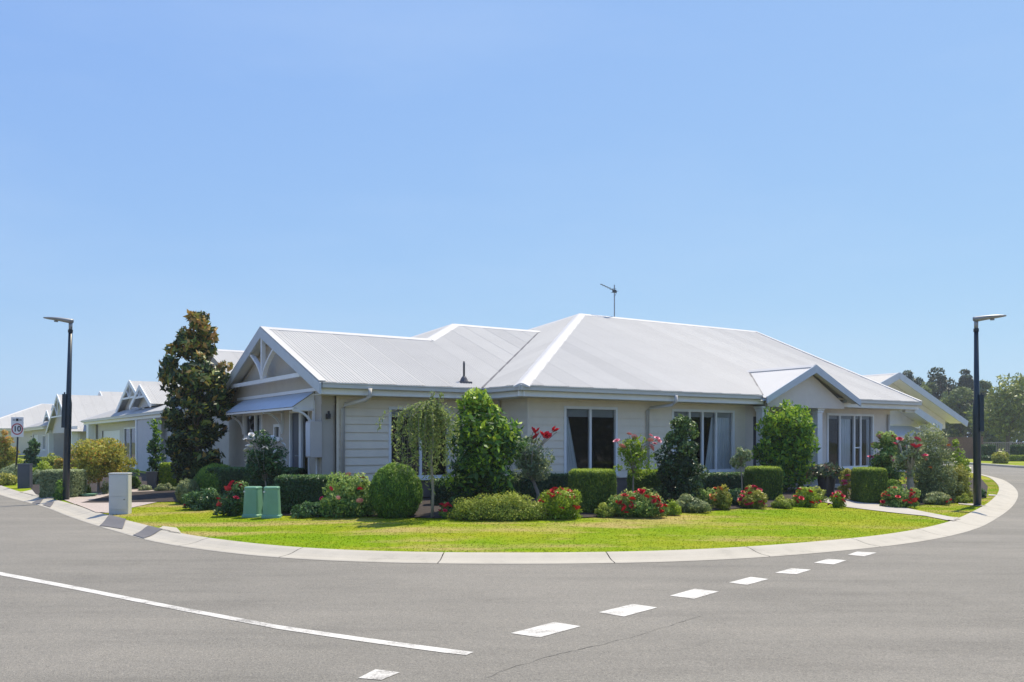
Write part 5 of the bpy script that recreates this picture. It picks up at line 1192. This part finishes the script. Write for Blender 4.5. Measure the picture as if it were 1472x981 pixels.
# right-hand house: gables looking towards -v
def right_house():
    Yf = 45.; fx, fy = (1390-CX)/F*Yf, Yf; dx, dy = fx-W0.x, fy-W0.y; uf, vf_ = dx*U.x+dy*U.y, dx*V.x+dy*V.y
    def on(px_, b):
        k = (px_-CX)/F; x0, y0 = XY(0, b); return (k*y0-x0)/(U.x-k*U.y)
    ua_ = on(1292, vf_); Ya = XY(ua_, vf_)[1]; za = H+(HZ-537)*Ya/F; zf_ = H+(HZ-607)*Yf/F; half = uf-ua_; p = (za-zf_)/half
    o, off = nb('cream gabled house beyond the right end of the main house', ua_, vf_+1)
    def gab(uc, vv, hf, zt_, p_, back, nm):
        g = MB(); corr(g, [(uc-hf,vv),(uc,vv),(uc,back),(uc-hf,back)], 1, lambda a, b: zt_-p_*(uc-a)); corr(g, [(uc,vv),(uc+hf,vv),(uc+hf,back),(uc,back)], 1, lambda a, b: zt_-p_*(a-uc))
        r = g.build(nm, M['roof'], o, fix=False); b = MB()
        for s_ in (-1, 1): b.bar((uc+s_*hf,vv-.02,zt_-p_*hf-.10),(uc,vv-.02,zt_-.10), .30, .06, (0,1,0))
        b.build('barge_board', M['barge'], r)
        s2 = MB()
        for s_ in (-1, 1): s2.add([(uc+s_*hf,vv,zt_-p_*hf-.06),(uc,vv,zt_-.06),(uc,vv+.9,zt_-.06),(uc+s_*hf,vv+.9,zt_-p_*hf-.06)], [(0,1,2,3)])
        s2.build('soffit', M['white'], r, fix=False)
        c = MB(); capstrip(c, (uc,vv,zt_), (uc,back,zt_)); c.build('ridge_cap', M['cap'], r)
        f = MB(); f.add([(uc-hf*.93,vv+.9,2.3),(uc+hf*.93,vv+.9,2.3),(uc+hf*.93,vv+.9,zt_-p_*hf*.93-.07),(uc,vv+.9,zt_-.07),(uc-hf*.93,vv+.9,zt_-p_*hf*.93-.07)], [(0,1,2,3,4)])
        f.build('gable_wall', M['white'], r, fix=False)
    gab(ua_, vf_, half, za, p, vf_+14, 'roof')
    u2 = on(1353, vf_-2.2); Y2 = XY(u2, vf_-2.2)[1]; z2 = H+(HZ-612)*Y2/F; h2 = half*.62
    gab(u2-h2, vf_-2.2, h2, z2+p*h2, p, vf_+2, 'porch_roof')
    f = MB(); f.box(ua_-half+.5,uf-.7,vf_+1,vf_+13,0,2.4); f.build('wall', M['shade'], o)
    f = MB(); f.box(u2-h2*1.9,u2-.6,vf_-1.35,vf_-1.28,2.42,2.56); f.build('trim', M['white'], o)
    for uu_ in (u2-.5, u2-2*h2+.5): f = MB(); f.box(uu_-.15,uu_+.15,vf_-1.9,vf_-1.6,0,2.4); f.build('post', M['white'], o)
    a = MB(); ul, ur = on(1250, vf_-1.6), on(1318, vf_-1.6); a.add([(ul,vf_-1.35,2.35),(ur,vf_-1.35,2.35),(ur,vf_-2.3,1.9),(ul,vf_-2.3,1.9)], [(0,1,2,3)]); a.build('awning', M['awning'], o, fix=False)
    fin(o, off)
right_house()

# ------------------------------------------------------------------ far right: fence, hedges, trees
def at(px_, Y, z=0): return ((px_-CX)/F*Y, Y, z)
def fence(pts, h, mat, label, rails=False):
    o = empty('fence', (*pts[0], .05), 0, label, 'fence'); a, b = Vector(pts[0]), Vector(pts[1]); d = b-a; n = max(2, int(d.length/2.4))
    if rails:
        mb = MB()
        for zz_ in (.35, .75, h-.05): mb.bar((0,0,zz_), (d.x,d.y,zz_), .05, .07)
        k = int(d.length/.16)
        for i in range(k): p = d*(i/k); mb.box(p.x-.03,p.x+.03,p.y-.01,p.y+.01,.1,h)
        mb.build('picket_panel', M[mat], o)
    else:
        mb = MB(); k = int(d.length/.12)
        for i in range(k): p = d*(i/k); q = d*((i+.93)/k); mb.bar((p.x,p.y,h/2), (q.x,q.y,h/2), .02, h-random.uniform(0,.02))
        mb.build('paling_panel', M[mat], o)
    for i in range(n+1): mb = MB(); p = d*(i/n); mb.box(p.x-.06,p.x+.06,p.y-.06,p.y+.06,0,h+.06); mb.build('post', M[mat], o)
fence([at(1340, 84)[:2], at(1412, 80)[:2]], 2.0, 'fence', 'brown timber paling fence across the side street, left of the right lamp post')
fence([at(1408, 84)[:2], at(1500, 80)[:2]], 1.55, 'fencegrey', 'pale brown open railing fence behind the far hedges at the right edge', True)
def fhedge(x0, x1, y0, y1, Y, mat, label):
    m = Y/F; w_ = (x1-x0)*m; h = H+(HZ-y0)*m; o = empty('clipped_hedge', at((x0+x1)/2, Y, .05), 0, label, 'hedge', 'clipped hedges across the side street')
    n = min(9000, nfor(2*(w_+1.4)*h+w_*1.4, .13, .5, 2.2)); P, N_ = shell_box(n, w_/2, .7, h, 0, .15); q, t = leaves_arrays(P, N_, .13, .5, .8, .4, .40+.2*np.clip(N_[:, 2], 0, 1)); quad_mesh('foliage', q, t, LF[mat], o, superell(w_/2-.08, .62, h/2-.05, (0, 0, h/2), .3))
fhedge(1407, 1426, 641, 667, 76, 'dark', 'tall dark block hedge across the street just right of the lamp post')
fhedge(1413, 1449, 657, 668, 72, 'dark', 'low dark hedge across the street in front of the railing fence, left half')
fhedge(1449, 1490, 656, 668, 71, 'mound', 'low hedge across the street in front of the railing fence, at the right edge')
fhedge(1458, 1490, 641, 660, 75, 'dark', 'tall dark block hedge across the street at the right picture edge')
bush('yellow_shrub', 'small yellow shrub among the far hedges across the side street', 'shrub', None, 1441, 668.5, 26, 650, 'yellow', .16, .5, 2.7, 24, .34, core=.6)
GT = 'trees behind the fence across the side street'
for (px_, w_, yt, Y, mt, zb, sz, lab) in (
    (1306, 44, 536, 125, 'pine', .2, .42, 'dark pine showing just above the right neighbour gable'),
    (1352, 52, 531, 128, 'pine', .15, .42, 'tallest dark pine behind the right neighbour roof'),
    (1330, 40, 552, 118, 'gum', .1, .40, 'lower grey green tree between the two dark pines'),
    (1388, 34, 533, 132, 'pine', .2, .42, 'dark pine directly left of the right lamp post'),
    (1376, 44, 560, 112, 'gum', .05, .40, 'grey green tree behind the paling fence left of the lamp post'),
    (1412, 30, 549, 130, 'gum', .1, .42, 'slim grey green tree partly hidden by the right lamp post'),
    (1449, 88, 541, 98, 'palegum', .22, .34, 'broad pale green tree with open branches at the right edge'),
    (1490, 50, 520, 120, 'gum', .1, .42, 'tall tree cut by the right picture edge'),
    (1430, 50, 590, 108, 'gum', .0, .40, 'low dark tree behind the railing fence right of the lamp post')):
    m = Y/F; tree('tree', lab, *at(px_, Y), H+(HZ-yt)*m, w_*m*1.05, mt, 7000, sz, group=GT, zb=zb, K=46, cr=.30, trunk=.22, tm='bark', limbs=10, power=.45, dep=.9)
# a far-off belt of trees: right background and the block behind the camera that the windows mirror
def belt(label, pts, h, mat, n, sz, th=3.):
    Q = []; Nn = []
    for a, b, hh in pts:
        a, b = np.array(a), np.array(b); Lg = np.linalg.norm(b-a); k = int(n*Lg); t = rng.random(k)[:, None]; P = a*(1-t)+b*t; P = P+rng.normal(size=P.shape)*th*.4
        hl = hh*(.78+.22*np.sin(P[:, 0]*.35+P[:, 1]*.23)*np.sin(P[:, 0]*.11+1)); z_ = hl*rng.random(k)**.6; Q.append(np.column_stack([P, z_])); Nn.append(unit(rng.normal(size=(k, 3))+[0, 0, .5]))
    P = np.vstack(Q); q, t = leaves_arrays(P, np.vstack(Nn), sz, .6, .8, .3, .4, .2); o = quad_mesh('tree_belt', q, t, LF[mat]); tag(o, label, 'trees', None, 'stuff')
belt('hazy dark belt of trees closing the view behind the fence on the right', [((46, 150), (130, 132), 7.5)], 7, 'pine', 260, .6)
belt('green belt of trees along the road behind the viewer, mirrored in the windows', [((30, 20), (52, 2), 6.5), ((52, 2), (40, -40), 7), ((-50, -26), (40, -40), 6), ((-60, 30), (-50, -26), 5)], 7, 'gum', 230, .45)

# ------------------------------------------------------------------ grass blades on the lawns near the camera
def polyw(pts): return np.array([G(*p)[:2] for p in pts])
bedP = np.array([p for p in bedw]); bed2P = np.array([G(*p)[:2] for p in bed2]+[XY(26, 3), XY(15, 0), XY(10.5, -.02)]); drv = polyw([(84,716),(139,738),(158,738),(196,729),(254,716),(256,706),(215,702),(185,703),(120,707)])
pth = polyw([(1168,719),(1190,715),(1216,716),(1290,728.5),(1352,741),(1399,750),(1386,757),(1374,751),(1330,742.5),(1290,738.5),(1215,729.5)])
rmp = polyw([(1262,778),(1290,769.5),(1317,763.5),(1368,765.6),(1345,775),(1300,784)]); rm2 = polyw([(225,764),(234,756.5),(254,759),(259.5,765),(262,773)]); hsP = np.array([XY(-4.65, 1.7), XY(-4.65, 16), XY(14.9, 16), XY(14.9, 0), XY(0, 0)])
ed1 = polyw([(1377,723.2),(1400,724.8),(1436,731),(1433,734),(1412,729),(1378,725.6)]); ed2 = polyw([(1420,710.6),(1449,712.8),(1449,715.3),(1420,713)])
n = 620000; C_ = np.column_stack([rng.uniform(-13, 22, n), rng.uniform(11.8, 37, n)])
keep = inside(C_, LOT)
for p in (bedP, bed2P, drv, pth, rmp, rm2, hsP, ed1, ed2): keep &= ~inside(C_, p)
C_ = C_[keep]; dk = kdist(C_); m_ = (dk > KW+.02) & (C_[:, 0] > -11.5); C_ = C_[m_]; dk = dk[m_]
if len(C_) > 70000: i_ = rng.permutation(len(C_))[:70000]; C_ = C_[i_]; dk = dk[i_]
t_ = np.clip((dk-KW)/6, 0, 1); zg = .08+.17*t_*t_*(3-2*t_)
n = len(C_); print('blades', n)
az = rng.uniform(0, 2*math.pi, n); hh = rng.uniform(.007, .018, n); wd = rng.uniform(.005, .010, n); ln = rng.normal(size=(n, 2))*.016
b0 = np.column_stack([C_[:, 0]-np.cos(az)*wd, C_[:, 1]-np.sin(az)*wd, zg]); b1 = np.column_stack([C_[:, 0]+np.cos(az)*wd, C_[:, 1]+np.sin(az)*wd, zg]); b2 = np.column_stack([C_+ln, zg+hh])
q = np.stack([b0, b1, b2], 1).reshape(-1, 3)
o = quad_mesh('grass', q, np.clip(.5+.25*rng.normal(size=n), 0, 1), M['blade'], nv=3); tag(o, 'short bright green mown grass of the corner lawn', 'grass', None, 'stuff')

# ------------------------------------------------------------------ air
hz = MB(); hz.box(-140, 150, -70, 190, -1.1, 22); hzo = hz.build('haze', M['glass']); tag(hzo, 'thin pale summer haze in the air', 'haze', None, 'stuff')
hm = bpy.data.materials.new('haze_air'); hm.use_nodes = True; hn = hm.node_tree; hn.nodes.clear(); ho = hn.nodes.new('ShaderNodeOutputMaterial'); hv = hn.nodes.new('ShaderNodeVolumePrincipled')
hv.inputs['Color'].default_value = (.86, .92, 1, 1); hv.inputs['Density'].default_value = .0006; hv.inputs['Anisotropy'].default_value = .2
hn.links.new(hv.outputs[0], ho.inputs['Volume']); hzo.data.materials.clear(); hzo.data.materials.append(hm)
